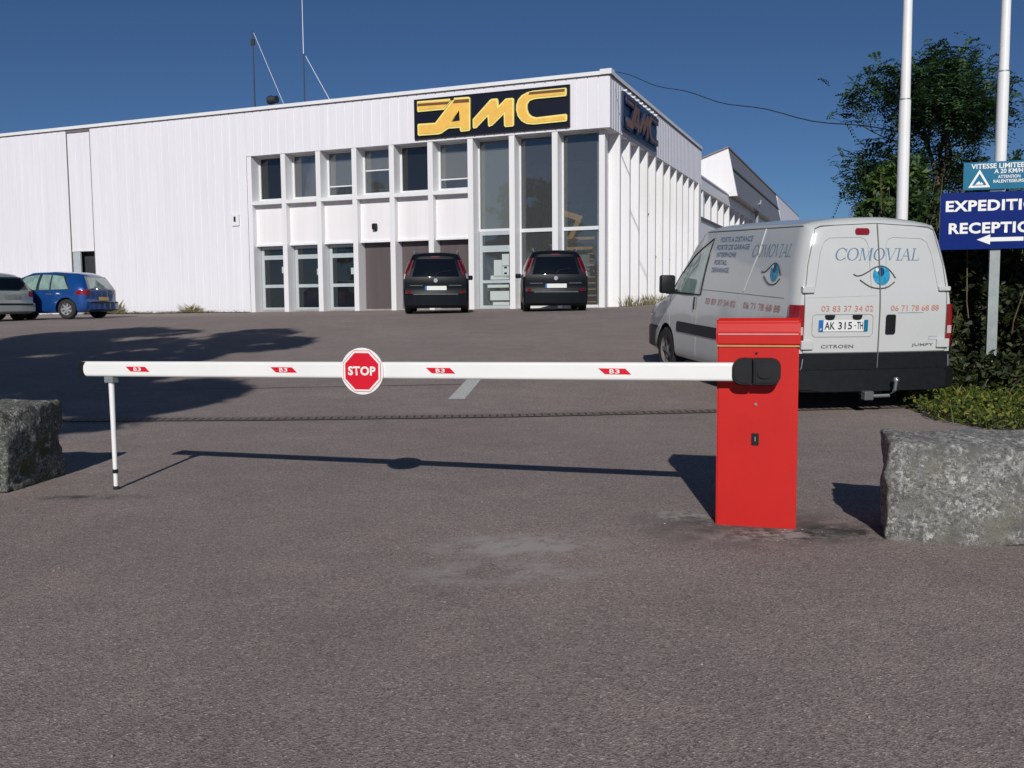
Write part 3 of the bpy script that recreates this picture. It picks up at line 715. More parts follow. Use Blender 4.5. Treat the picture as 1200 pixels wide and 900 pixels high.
# stop sign
xs_, zs_ = -2.165, AZ(-2.165) - .004
sgn = new_obj('stop_sign', ydisc(xs_, zs_, .133, -.098, -.091, 40), 'white', bar)
def octa(r): return [(xs_ + r * math.cos(R(22.5 + 45 * k)), zs_ + r * math.sin(R(22.5 + 45 * k))) for k in range(8)]
new_obj('red_outline', P(octa(.127), -.001, 'xz', -.0982), 'signred', sgn)
new_obj('white_border', P(octa(.1235), -.001, 'xz', -.0994), 'white', sgn)
new_obj('red_field', P(octa(.112), -.001, 'xz', -.1006), 'signred', sgn)
me = fit_text('STOP', xs_ - .086, xs_ + .086, zs_ - .024, zs_ + .028, bold=.035, spacing=1.05)
new_obj('lettering', remap(me, lambda a, b, c: (a, -.1022, b)), 'white', sgn)
lx = -3.925
leg = new_obj('support_leg', T([(lx, -.06, AZ(lx) - .06), (lx, -.06, .42), (lx, -.06, .13)], [.018, .0155, .0145], 14), 'white', bar, True)
new_obj('leg_hinge', B((lx - .032, lx + .032, -.085, -.035, AZ(lx) - .085, AZ(lx) - .047)), 'galv', leg)
new_obj('leg_collar', T([(lx, -.06, .13), (lx, -.06, .105)], .0165, 14), 'black', leg)
new_obj('leg_foot_tube', T([(lx, -.06, .105), (lx, -.06, .02)], .0135, 14), 'white', leg)
new_obj('leg_foot', T([(lx, -.06, .022), (lx, -.06, .0)], .018, 14), 'rubber', leg)

# ------------------------------------------------------------------ stone blocks
def stone(name, label, L, D, H, seed, mat, loc, rz, corner='left'):
    rn = random.Random(seed); bm = bmesh.new()
    bmesh.ops.create_cube(bm, size=1)
    bmesh.ops.subdivide_edges(bm, edges=bm.edges[:], cuts=30, use_grid_fill=True)
    from mathutils import noise as N
    for v in bm.verts:
        p = v.co.copy(); q = Vector((p.x * L, p.y * D, p.z * H))
        # round the edges
        e = .45
        for i, hl in enumerate((L / 2, D / 2, H / 2)): pass
        r = .035; c = Vector([max(-hl + r, min(hl - r, q[i])) for i, hl in enumerate((L / 2, D / 2, H / 2))]); dv = q - c
        if dv.length > 1e-6: q = c + dv.normalized() * r
        n1 = N.noise(q * 2.2 + Vector((seed, 0, 0))); n2 = N.noise(q * 7 + Vector((0, seed, 0))); n3 = N.noise(q * 24 + Vector((0, 0, seed)))
        nd = p.normalized()
        q += nd * (n1 * .05 + n2 * .030 + n3 * .013)
        if seed == 11 and q.y < -D / 2 + .08 and q.z < -.02 and q.x > .05:   # the broken ledge low on the face
            k = max(0, min(1, (q.x - .05) / .12)) * max(0, min(1, (-q.z) / .05)); q.y += (.035 + n2 * .03) * k * (1 if q.z > -.14 else -.2)
        v.co = q + Vector((L / 2 if corner == 'left' else -L / 2, D / 2, H / 2 - .015))
    o = new_obj(name, bm, mat, None, True); o.location = loc; o.rotation_euler[2] = rz
    return tag(o, label, 'stone block')
stone('stone_block', 'pale grey rough granite block at the right foreground beside the red cabinet', 1.5, .62, .49, 11, 'granite', (1.825, 4.40, 0), R(-17))
stone('stone_block', 'dark mossy granite block at the left edge next to the arm tip', 1.3, .70, .53, 23, 'granite_moss', (-3.15, 5.66, 0), R(-4), 'right')

# ------------------------------------------------------------------ vehicles
def catmull(keys, n):
    out = []
    K = keys
    for i in range(len(K) - 1):
        p0, p1, p2, p3 = K[max(i - 1, 0)], K[i], K[i + 1], K[min(i + 2, len(K) - 1)]
        for s in range(n):
            t = s / n
            out.append(tuple(.5 * (2 * b + (c - a) * t + (2 * a - 5 * b + 4 * c - d) * t * t + (-a + 3 * b - 3 * c + d) * t ** 3) for a, b, c, d in zip(p0, p1, p2, p3)))
    out.append(tuple(K[-1])); return out
class Car:
    def __init__(s, st, bulge=.02, lean=None, crown=.03, leanL=1.2, lin=2):
        s.st = st; s.bulge = bulge; s.lean = lean or (lambda z: 0); s.crown = crown; s.leanL = leanL
    def prm(s, y):
        st = s.st
        if y <= st[0][0]: return st[0][1:]
        for a, b in zip(st[:-1], st[1:]):
            if y <= b[0]:
                t = (y - a[0]) / (b[0] - a[0]); return tuple(p + (q - p) * t for p, q in zip(a[1:], b[1:]))
        return st[-1][1:]
    def prof(s, y):
        zb, zbelt, zt, wb, wbelt, wt = s.prm(y)
        m = .5
        k = [(wb - .07, zb), (wb, zb + .07), (wbelt, zb + .5 * (zbelt - zb)), (wbelt - .008, zbelt), (wbelt + (wt - wbelt) * .42, zbelt + (zt - .07 - zbelt) * .55), (wt, zt - .07), (wt - .05, zt - .022), (wt - .13, zt)]
        return catmull(k, 3)
    def half(s, y, z):
        p = s.prof(y)
        for a, b in zip(p[:-1], p[1:]):
            if a[1] <= z <= b[1] and b[1] > a[1]: return a[0] + (b[0] - a[0]) * (z - a[1]) / (b[1] - a[1])
        return p[0][0] if z < p[0][1] else p[-1][0]
    def D(s, x, y, z):
        f = max(0, 1 - y / s.leanL)
        return Vector((x, y + (s.lean(z) + s.bulge * x * x) * f, z))
    def side(s, y, z, sg, off=.004):
        return s.D(sg * (s.half(y, z) + off), y, z)
    def rear(s, x, z, off=.004): return s.D(x, -off, z)
    def body(s, name, mat, parent, arches, r, cut='black'):
        ysl = []
        for a, b in zip(s.st[:-1], s.st[1:]):
            n = max(1, round((b[0] - a[0]) / .12)); ysl += [a[0] + (b[0] - a[0]) * i / n for i in range(n)]
        ysl.append(s.st[-1][0])
        NX = 10; bm = bmesh.new(); P_ = [s.prof(y) for y in ysl]; ni = len(P_[0])
        def row(j, i):
            wd, z = P_[j][i]; out = []
            for k in range(NX + 1):
                u = -1 + 2 * k / NX; zz = z + (s.crown * (1 - u * u) if i == ni - 1 else 0)
                out.append(bm.verts.new(s.D(u * wd, ysl[j], zz)))
            return out
        def quads(a, b):
            for k in range(len(a) - 1):
                try: bm.faces.new((a[k], a[k + 1], b[k + 1], b[k]))
                except Exception: pass
        for i in (0, ni - 1):
            rows = [row(j, i) for j in range(len(ysl))]
            for a, b in zip(rows[:-1], rows[1:]): quads(a, b)
        for j in (0, len(ysl) - 1):
            rows = [row(j, i) for i in range(ni)]
            for a, b in zip(rows[:-1], rows[1:]): quads(a, b)
        for sg_ in (-1, 1):
            rows = [[bm.verts.new(s.D(sg_ * P_[j][i][0], ysl[j], P_[j][i][1])) for i in range(ni)] for j in range(len(ysl))]
            for a, b in zip(rows[:-1], rows[1:]): quads(a, b)
        bmesh.ops.remove_doubles(bm, verts=bm.verts[:], dist=.0008)
        o = new_obj(name, bm, mat, parent, True)
        # wheel arches
        cb_ = bmesh.new()
        for (ya) in arches:
            for sg_ in (-1, 1):
                lathe_x(cb_, [(0, 0), (0, r * 1.17), (.30, r * 1.17), (.30, 0)], 28, (.62 if sg_ > 0 else -.92) + 0, ya, r)
        bmesh.ops.remove_doubles(cb_, verts=cb_.verts[:], dist=1e-5)
        co = new_obj('tmp', cb_, cut)
        md = o.modifiers.new('b', 'BOOLEAN'); md.object = co; md.operation = 'DIFFERENCE'; md.solver = 'EXACT'
        try: md.material_mode = 'TRANSFER'
        except Exception: pass
        sv = o.parent; o.parent = None
        dg = bpy.context.evaluated_depsgraph_get(); dg.update()
        me = bpy.data.meshes.new_from_object(o.evaluated_get(dg)); o.modifiers.clear(); o.data = me; o.parent = sv
        bpy.data.objects.remove(co)
        try: o.data.set_sharp_from_angle(angle=R(38))
        except Exception: pass
        return o
    def patch(s, q, kind, mat, name, parent, sg=1, off=.004, n=8):
        """q: 4 corners (a,b) mapped to the side (y,z) or the rear (x,z)"""
        bm = bmesh.new(); g_ = []
        for i in range(n + 1):
            u = i / n; rw = []
            for j in range(n + 1):
                v = j / n
                a = (q[0][0] * (1 - u) + q[1][0] * u) * (1 - v) + (q[3][0] * (1 - u) + q[2][0] * u) * v
                b = (q[0][1] * (1 - u) + q[1][1] * u) * (1 - v) + (q[3][1] * (1 - u) + q[2][1] * u) * v
                rw.append(bm.verts.new(s.side(a, b, sg, off) if kind == 'side' else s.rear(a, b, off)))
            g_.append(rw)
        for i in range(n):
            for j in range(n): bm.faces.new((g_[i][j], g_[i + 1][j], g_[i + 1][j + 1], g_[i][j + 1]))
        return new_obj(name, bm, mat, parent, True)
    def fill(s, pts, kind, mat, name, parent, sg=1, off=.004, th=.004):
        me = curve_mesh([pts], 0); return new_obj(name, remap(me, lambda a, b, c: s.side(a, b, sg, off) if kind == 'side' else s.rear(a, b, off)), mat, parent)
    def line(s, pts, kind, mat, name, parent, sg=1, wd=.006, off=.001, cyc=False):
        seq = []; pts = pts + ([pts[0]] if cyc else [])
        for a, b in zip(pts[:-1], pts[1:]):
            n = max(1, int(math.hypot(b[0] - a[0], b[1] - a[1]) / .05))
            seq += [(a[0] + (b[0] - a[0]) * i / n, a[1] + (b[1] - a[1]) * i / n) for i in range(n)]
        seq.append(pts[-1])
        bm = bmesh.new(); tube(bm, [s.side(a, b, sg, off) if kind == 'side' else s.rear(a, b, off) for a, b in seq], wd / 2, 6)
        return new_obj(name, bm, mat, parent)
    def text(s, t, x0, x1, z0, z1, kind, mat, parent, sg=1, off=.005, **k):
        me = fit_text(t, x0, x1, z0, z1, **k)
        if kind == 'side':
            # x0..x1 are distances measured so the text reads forward on that side
            remap(me, lambda a, b, c: s.side(a if sg > 0 else -a, b, sg, off))
        else: remap(me, lambda a, b, c: s.rear(a, b, off))
        return new_obj('lettering', me, mat, parent)
def wheel(parent, x, y, r, wd=.2, sg=1, spokes=7, mat='alloy', steel=False):
    bm = bmesh.new()
    lathe_x(bm, [(-wd / 2, r * .62), (-wd / 2, r * .9), (-wd / 2 + .03, r), (wd / 2 - .03, r), (wd / 2, r * .9), (wd / 2, r * .66), (wd / 2 - .03, r * .62)], 28, x, y, r)
    t = new_obj('wheel', bm, 'rubber', parent, True)
    bm = bmesh.new()
    xo = x + sg * (wd / 2 - .012)
    lathe_x(bm, [(0, r * .66), (sg * .006, r * .6), (-sg * .03, r * .56), (-sg * .06, r * .5), (-sg * .06, 0)], 28, xo, y, r)
    o = new_obj('rim', bm, 'seam' if not steel else mat, t, True)
    bm = bmesh.new()
    lathe_x(bm, [(0, r * .67), (sg * .008, r * .63), (-sg * .01, r * .56)], 28, xo, y, r)
    lathe_x(bm, [(-sg * .01, r * .17), (sg * .0, r * .13), (sg * .0, 0)], 16, xo, y, r)
    for k in range(spokes):
        a = 2 * math.pi * k / spokes; d = Vector((0, math.cos(a), math.sin(a))); q = Vector((0, -math.sin(a), math.cos(a)))
        c = Vector((xo - sg * .012, y, r)); w0, w1 = r * .10, r * .085
        vs = [bm.verts.new(c + d * r * .1 - q * w0), bm.verts.new(c + d * r * .1 + q * w0), bm.verts.new(c + d * r * .6 + q * w1), bm.verts.new(c + d * r * .6 - q * w1)]
        bm.faces.new(vs)
    new_obj('spokes', bm, mat, t)
    return t
def on_ground(x, y, heading, wb):
    """x,y rear centre, heading to the left of +y; returns height and pitch following the slope"""
    a = gz(x - math.sin(heading) * .8, y + math.cos(heading) * .8); b = gz(x - math.sin(heading) * (.8 + wb), y + math.cos(heading) * (.8 + wb))
    p = math.atan2(b - a, wb); return a - .8 * math.sin(p), p

# ---- van
PH = R(11.3); vz, vp_ = on_ground(3.70, 9.43, PH, 2.8)
van = thing('delivery_van', 'white panel van with blue COMOVIAL lettering parked behind the red cabinet', 'van', (3.70, 9.43, vz), PH, rx=vp_)
def vlean(z): return .14 * max(0, (z - 1.05) / .9) ** 1.4 + (.0 if z > .5 else -.0)
V = Car([(0, .33, 1.02, 1.87, .85, .855, .68), (.03, .30, 1.02, 1.90, .875, .88, .705), (.09, .27, 1.02, 1.93, .895, .905, .73), (1.5, .25, 1.02, 1.955, .895, .905, .75), (2.3, .25, 1.02, 1.955, .895, .905, .75),
         (2.62, .25, 1.02, 1.93, .895, .905, .745), (2.9, .25, 1.02, 1.84, .895, .90, .73), (3.3, .25, 1.01, 1.52, .895, .895, .75), (3.65, .25, .99, 1.22, .89, .885, .77), (3.85, .25, .95, 1.10, .88, .87, .76), (4.2, .27, .88, 1.0, .87, .86, .72), (4.4, .29, .78, .90, .83, .82, .66), (4.52, .32, .70, .80, .73, .72, .55), (4.58, .36, .64, .74, .60, .60, .46)],
        bulge=.05, lean=vlean, crown=.05)
AR, AF, WR = .80, 3.62, .315
vb = V.body('body', 'van', van, (AR, AF), WR)
for x, sg_ in ((-.79, -1), (.79, 1)):
    for y in (AR, AF): wheel(van, x, y, WR, .19, sg_, 5, 'seam')
# lower black band and bumpers
bm = bmesh.new()
def loft_strip(car, z0, z1, off, y0, y1, sg, n=30):
    bm = bmesh.new(); a = []
    for i in range(n + 1):
        y = y0 + (y1 - y0) * i / n
        a.append([bm.verts.new(car.side(y, z, sg, o_)) for z, o_ in ((z0, .0), (z0 + .015, off), (z1 - .015, off), (z1, .0))])
    for i in range(n):
        for k in range(3): bm.faces.new((a[i][k], a[i + 1][k], a[i + 1][k + 1], a[i][k + 1]))
    return bm
for sg_ in (-1, 1):
    new_obj('rub_strip', loft_strip(V, .60, .735, .014, 1.24, 3.18, sg_), 'black', van, True)
# rear bumper: lower door plastic plus the projecting bumper
bm = bmesh.new(); outl = []
for i in range(13):
    u = -1 + 2 * i / 12; x = u * .92; y = -.10 + .05 * u * u + (.09 if abs(u) > .95 else 0); outl.append((x, y))
outl = [(-.925, .35)] + outl + [(.925, .35)]
prism(bm, outl, .215, 'xy', .235)
bmesh.ops.bevel(bm, geom=[e for e in bm.edges if abs(e.verts[0].co.z - e.verts[1].co.z) < .01 and min(e.verts[0].co.y, e.verts[1].co.y) < .3], offset=.02, segments=2, affect='EDGES')
rb_ = new_obj('rear_bumper', bm, 'black', van)
V.patch([(-.86, .45), (.86, .45), (.86, .615), (-.86, .615)], 'rear', 'black', 'lower_trim', van, off=.012, n=10)
V.line([(-.80, .56), (-.81, .47), (-.84, .42)], 'rear', 'txtgrey', 'trim_clip', van, wd=.008, off=.014)
V.line([(.84, .58), (.85, .46)], 'rear', 'txtgrey', 'trim_clip', van, wd=.008, off=.014)
new_obj('front_bumper', loft_strip(V, .32, .62, .03, 3.98, 4.5, -1, 14), 'black', van, True)
# doors, gaps and hinges
gap = [(-.80, .62), (-.795, 1.2), (-.755, 1.5), (-.66, 1.86), (-.60, 1.885), (0, 1.915), (.60, 1.885), (.66, 1.86), (.755, 1.5), (.795, 1.2), (.80, .62)]
V.line(gap, 'rear', 'vanline', 'door_gap', van, wd=.009)
V.line([(.012, .46), (.012, 1.91)], 'rear', 'vanline', 'door_gap', van, wd=.010, off=.012)
V.line([(-.80, .62), (.80, .62)], 'rear', 'vanline', 'door_gap', van, wd=.008)
for s_ in (-1, 1):
    a, b = (.10, .60)
    pts = [(s_ * (a - .02), 1.25), (s_ * a, 1.70), (s_ * (a + .03), 1.755), (s_ * (a + .08), 1.775), (s_ * (b - .09), 1.765), (s_ * (b - .03), 1.73), (s_ * (b + .02), 1.62), (s_ * (b + .09), 1.25)]
    V.line(pts, 'rear', 'vangroove', 'pressed_panel', van, wd=.007, off=.0)
for x0, x1, z0, z1 in ((-.83, -.70, 1.22, 1.285), (.69, .82, 1.235, 1.28), (-.83, -.70, .655, .745), (.69, .83, .655, .745)):
    bm = bmesh.new(); yb = V.rear((x0 + x1) / 2, z0).y; box(bm, x0, x1, yb - .028, yb + .03, z0, z1, bev=.008)
    new_obj('hinge', bm, 'van', van)
# lights
for s_ in (-1, 1):
    nm = 'tail_light'
    bm = bmesh.new()
    pts = []
    o = None
    L1 = V.patch([(-.02, .66), (.14, .66), (.12, 1.10), (-.02, 1.10)], 'side', 'redlens', nm, van, s_, .012, 8)
    V.patch([(s_ * .80, .66), (s_ * .862, .66), (s_ * .862, 1.10), (s_ * .80, 1.10)], 'rear', 'redlens', 'lens', L1, off=.010, n=4)
    V.patch([(s_ * .81, .80), (s_ * .862, .80), (s_ * .862, .88), (s_ * .81, .88)], 'rear', 'whitelens', 'reverse_lens', L1, off=.013, n=4)
    V.patch([(-.02, .80), (.08, .80), (.08, .88), (-.02, .88)], 'side', 'whitelens', 'reverse_lens', L1, s_, .015, 4)
V.fill(rrect(-.235, -.08, 1.80, 1.865, .025), 'rear', 'redlens', 'brake_light', van, off=.012)
# number plate with recess
V.line(rrect(-.71, -.055, .78, 1.005, .04, 4), 'rear', 'vangroove', 'plate_recess', van, wd=.008, cyc=True)
pl = V.patch([(-.645, .835), (-.115, .835), (-.115, .95), (-.645, .95)], 'rear', 'plate', 'number_plate', van, off=.010, n=4)
V.patch([(-.645, .835), (-.598, .835), (-.598, .95), (-.645, .95)], 'rear', 'plateblue', 'plate_band', pl, off=.013, n=2)
V.patch([(-.16, .835), (-.115, .835), (-.115, .95), (-.16, .95)], 'rear', 'teal', 'plate_band', pl, off=.013, n=2)
V.text('AK', -.585, -.475, .855, .93, 'rear', 'txtdark', pl, off=.014, bold=.012)
V.text('315', -.44, -.29, .855, .93, 'rear', 'txtdark', pl, off=.014, bold=.012)
V.text('-', -.265, -.245, .888, .896, 'rear', 'txtdark', pl, off=.014)
V.text('TH', -.235, -.17, .855, .93, 'rear', 'txtdark', pl, off=.014, bold=.012)
V.text('F', -.632, -.612, .845, .865, 'rear', 'white', pl, off=.0145)
for x in (-.53, -.235):
    V.fill([(x - .055, 1.0), (x + .055, 1.0), (x + .045, .965), (x + .02, .95), (x - .02, .95), (x - .045, .965)], 'rear', 'black', 'plate_lamp', van, off=.016)
V.fill(rrect(.085, .195, .80, 1.0, .02), 'rear', 'black', 'door_handle', van, off=.014)
V.line([(-.77, 1.17), (-.02, 1.19)], 'rear', 'vangroove', 'press_line', van, wd=.004, off=-.001)
# lettering on the rear
def serif_word(word, x0, x1, z0, z1, shear=.22):
    """hand-cut serif capitals: thick and thin strokes with serifs"""
    G = {}
    def ring(cx_, w_, h_, open_=False):
        n = 28; o = []; i_ = []
        for k in range(n + 1):
            a = 2 * math.pi * k / n
            o.append((cx_ + w_ * math.cos(a), .5 + .52 * math.sin(a))); i_.append((cx_ + (w_ - .12) * math.cos(a), .5 + .485 * math.sin(a)))
        q = []
        for k in range(n):
            a = 2 * math.pi * (k + .5) / n
            if open_ and abs(((a + math.pi) % (2 * math.pi)) - math.pi) < .72: continue
            q.append([o[k], o[k + 1], i_[k + 1], i_[k]])
        return q
    def st(xa, xb, w_, za=0, zb=1): return [[(xa, za), (xa + w_, za), (xb + w_, zb), (xb, zb)]]
    def sf(x, z, w_=.22): return [[(x - w_ / 2, z), (x + w_ / 2, z), (x + w_ / 2, z + .035), (x - w_ / 2, z + .035)]]
    G['C'] = (.85, ring(.42, .42, 1, True) + st(.74, .74, .035, .66, .98) + st(.74, .74, .03, .08, .26))
    G['O'] = (.92, ring(.44, .42, 1))
    G['M'] = (1.08, st(.12, .12, .035) + st(.12, .44, .10, 1, 0)[0:0] + [[(.12, 1), (.23, 1), (.54, 0), (.46, 0)], [(.86, 1), (.82, 1), (.47, 0), (.51, 0)]] + st(.80, .80, .12) + sf(.14, 0) + sf(.87, 0) + sf(.14, .965) + sf(.87, .965))
    G['V'] = (.86, [[(.06, 1), (.17, 1), (.46, 0), (.40, 0)], [(.78, 1), (.74, 1), (.41, 0), (.45, 0)]] + sf(.12, .965) + sf(.76, .965))
    G['I'] = (.36, st(.13, .13, .09) + sf(.175, 0, .26) + sf(.175, .965, .26))
    G['A'] = (.84, [[(.08, 0), (.12, 0), (.44, 1), (.40, 1)], [(.66, 0), (.77, 0), (.46, 1), (.38, 1)], [(.24, .34), (.60, .34), (.60, .38), (.24, .38)]] + sf(.1, 0) + sf(.72, 0))
    G['L'] = (.72, st(.13, .13, .09) + sf(.175, 0, .26) + sf(.175, .965, .26) + [[(.2, 0), (.62, 0), (.62, .035), (.2, .035)], [(.60, 0), (.635, 0), (.655, .25), (.63, .25)]])
    x = 0; polys = []
    for ch in word:
        w_, q = G[ch]
        for p in q: polys.append([(x + a + shear * b, b) for a, b in p])
        x += w_ * .98
    mx = max(a for p in polys for a, b in p); bm = bmesh.new()
    for p in polys: bm.faces.new([bm.verts.new((x0 + a / mx * (x1 - x0), z0 + b * (z1 - z0), 0)) for a, b in p])
    bm.normal_update(); bmesh.ops.subdivide_edges(bm, edges=bm.edges[:], cuts=1, use_grid_fill=True)
    me = bpy.data.meshes.new('w'); bm.to_mesh(me); bm.free(); return me
new_obj('lettering', remap(serif_word('COMOVIAL', -.475, .475, 1.545, 1.665), lambda a, b, c: V.rear(a, b, .005)), 'txtblue', van)
def eye(car, kind, sg, cx_, cz_, k, off=.005, flip=1):
    F = (lambda a, b: (cx_ + flip * a * k, cz_ + b * k))
    up = [(232, 370), (265, 385), (320, 378), (400, 340), (450, 310), (520, 292), (590, 310), (640, 355), (680, 408)]
    lo = [(298, 425), (350, 460), (420, 495), (520, 507), (600, 490), (668, 445)]
    cv = lambda l: catmull([((x - 530) / 750 * .78, (380 - y) / 750 * .78) for x, y in l], 4)
    for l in (up, lo):
        car.line([F(a, b) for a, b in cv(l)], kind, 'eyeline', 'eye_outline', van, sg, wd=.012 * k, off=off)
    disc = [F(.095 * math.cos(2 * math.pi * i / 24), .1 * math.sin(2 * math.pi * i / 24)) for i in range(24)]
    o = car.fill(disc, kind, 'eyeblue', 'eye_iris', van, sg, off)
    car.fill([F(-.005 + .038 * math.cos(2 * math.pi * i / 16), .035 + .045 * math.sin(2 * math.pi * i / 16)) for i in range(16)], kind, 'eyedark', 'eye_pupil', o, sg, off + .002)
    car.fill([F(-.05 + .018 * math.cos(2 * math.pi * i / 12), .055 + .02 * math.sin(2 * math.pi * i / 12)) for i in range(12)], kind, 'plate', 'eye_glint', o, sg, off + .003)
eye(V, 'rear', 1, .035, 1.395, 1)
V.text('03 83 37 34 02', -.62, -.06, 1.035, 1.093, 'rear', 'txtred', van)
V.text('06 71 78 68 88', .14, .70, 1.035, 1.093, 'rear', 'txtred', van)
V.line([(.22, 1.016), (.52, 1.016)], 'rear', 'txtgrey', 'fine_print', van, wd=.005, off=.003)
V.text('CITROEN', -.61, -.26, .665, .70, 'rear', 'vanline', van, bold=.02, spacing=1.1)
V.text('JUMPY', .40, .66, .665, .70, 'rear', 'vanline', van, bold=.02, spacing=1.1)
V.line([(.60, .735), (.70, .735), (.70, .77), (.60, .77)], 'rear', 'txtgrey', 'badge', van, wd=.004, cyc=True)
# left side (sg=-1): reading direction runs from the cab to the rear
SD = -1
V.line([(.25, 1.16), (2.47, 1.18)], 'side', 'vangroove', 'press_line', van, SD, wd=.008)
V.line([(1.0, 1.88), (1.02, 1.62), (1.24, 1.2)], 'side', 'van', 'panel_joint', van, SD, wd=.02, off=.002)
V.line([(2.22, 1.86), (2.30, 1.72), (2.52, 1.18), (2.54, .30)], 'side', 'vangroove', 'door_gap', van, SD, wd=.008)
V.line([(.12, 1.885), (2.6, 1.885)], 'side', 'vanline', 'roof_gutter', van, SD, wd=.012, off=.001)
V.line([(1.36, .28), (1.36, 1.17)], 'side', 'vangroove', 'door_gap', van, SD, wd=.006)
me = remap(serif_word('COMOVIAL', -1.20, -.24, 1.58, 1.71), lambda a, b, c: V.side(-a, b, SD, .005)); new_obj('lettering', me, 'txtblue', van)
eye(V, 'side', SD, .55, 1.42, 1.0, .005, -1)
for t, a, b, z0 in (('PORTE A DISTANCE', -2.12, -1.27, 1.755), ('PORTE DE GARAGE', -2.18, -1.30, 1.665), ('INTERPHONE', -2.14, -1.60, 1.575), ('PORTAIL', -2.16, -1.80, 1.485), ('DEPANNAGE', -2.2, -1.72, 1.395)):
    V.text(t, a, b, z0, z0 + .058, 'side', 'txtblue', van, SD, bold=.01)
V.text('03 83 37 34 02', -2.26, -1.42, 1.01, 1.08, 'side', 'txtred', van, SD)
V.text('06 71 78 68 88', -1.2, -.32, 1.01, 1.08, 'side', 'txtred', van, SD)
for s_ in (-1, 1):
    V.patch([(2.50, 1.12), (3.10, 1.12), (2.84, 1.53), (2.34, 1.77)], 'side', 'vanglass', 'side_window', van, s_, .006, 10)
    V.patch([(3.16, 1.12), (3.45, 1.12), (3.30, 1.32), (2.90, 1.53)], 'side', 'vanglass', 'quarter_window', van, s_, .006, 6)
    V.line([(2.44, 1.11), (3.50, 1.11), (3.32, 1.34), (2.86, 1.60), (2.32, 1.80), (2.44, 1.11)], 'side', 'black', 'window_seal', van, s_, wd=.018, off=.003)
    V.line([(3.50, 1.10), (3.48, .64)], 'side', 'vangroove', 'door_gap', van, s_, wd=.006)
    bm = bmesh.new(); xm = s_ * 1.02; box(bm, xm - .10, xm + .10, 3.20, 3.32, 1.10, 1.34, bev=.03); box(bm, min(s_ * .86, xm), max(s_ * .86, xm), 3.25, 3.3, 1.09, 1.15)
    mr = new_obj('mirror', bm, 'black', van, True)
    V.patch([(2.56, .92), (2.61, .92), (2.61, 1.08), (2.56, 1.08)], 'side', 'black', 'door_handle', van, s_, .018, 3)
# windscreen
bm = bmesh.new(); gr = []
for i in range(9):
    t = i / 8; y = 2.83 + (3.72 - 2.83) * t; zb, zbelt, zt, wb, wbelt, wt = V.prm(y); hw = wt - .09
    gr.append([bm.verts.new((hw * (-1 + 2 * k / 8), y, zt + V.crown * (1 - (-1 + 2 * k / 8) ** 2 * .8) + .006)) for k in range(9)])
for i in range(8):
    for k in range(8): bm.faces.new((gr[i][k], gr[i + 1][k], gr[i + 1][k + 1], gr[i][k + 1]))
new_obj('windscreen', bm, 'carglass', van, True)
tb = new_obj('tow_bar', T([(-.1, .1, .19), (-.1, -.14, .19), (.05, -.19, .20), (.10, -.20, .25), (.11, -.20, .34)], .018, 8), 'towgrey', van, True)
bm = bmesh.new(); bmesh.ops.create_uvsphere(bm, u_segments=12, v_segments=8, radius=.03, matrix=Matrix.Translation((.11, -.20, .355))); new_obj('tow_ball', bm, 'chrome', tb, True)
new_obj('tow_socket', B((-.2, -.1, -.16, -.08, .15, .24), bev=.01), 'towgrey', tb)
new_obj('underbody', B((-.72, .72, .1, 4.2, .20, .3)), 'black', van)

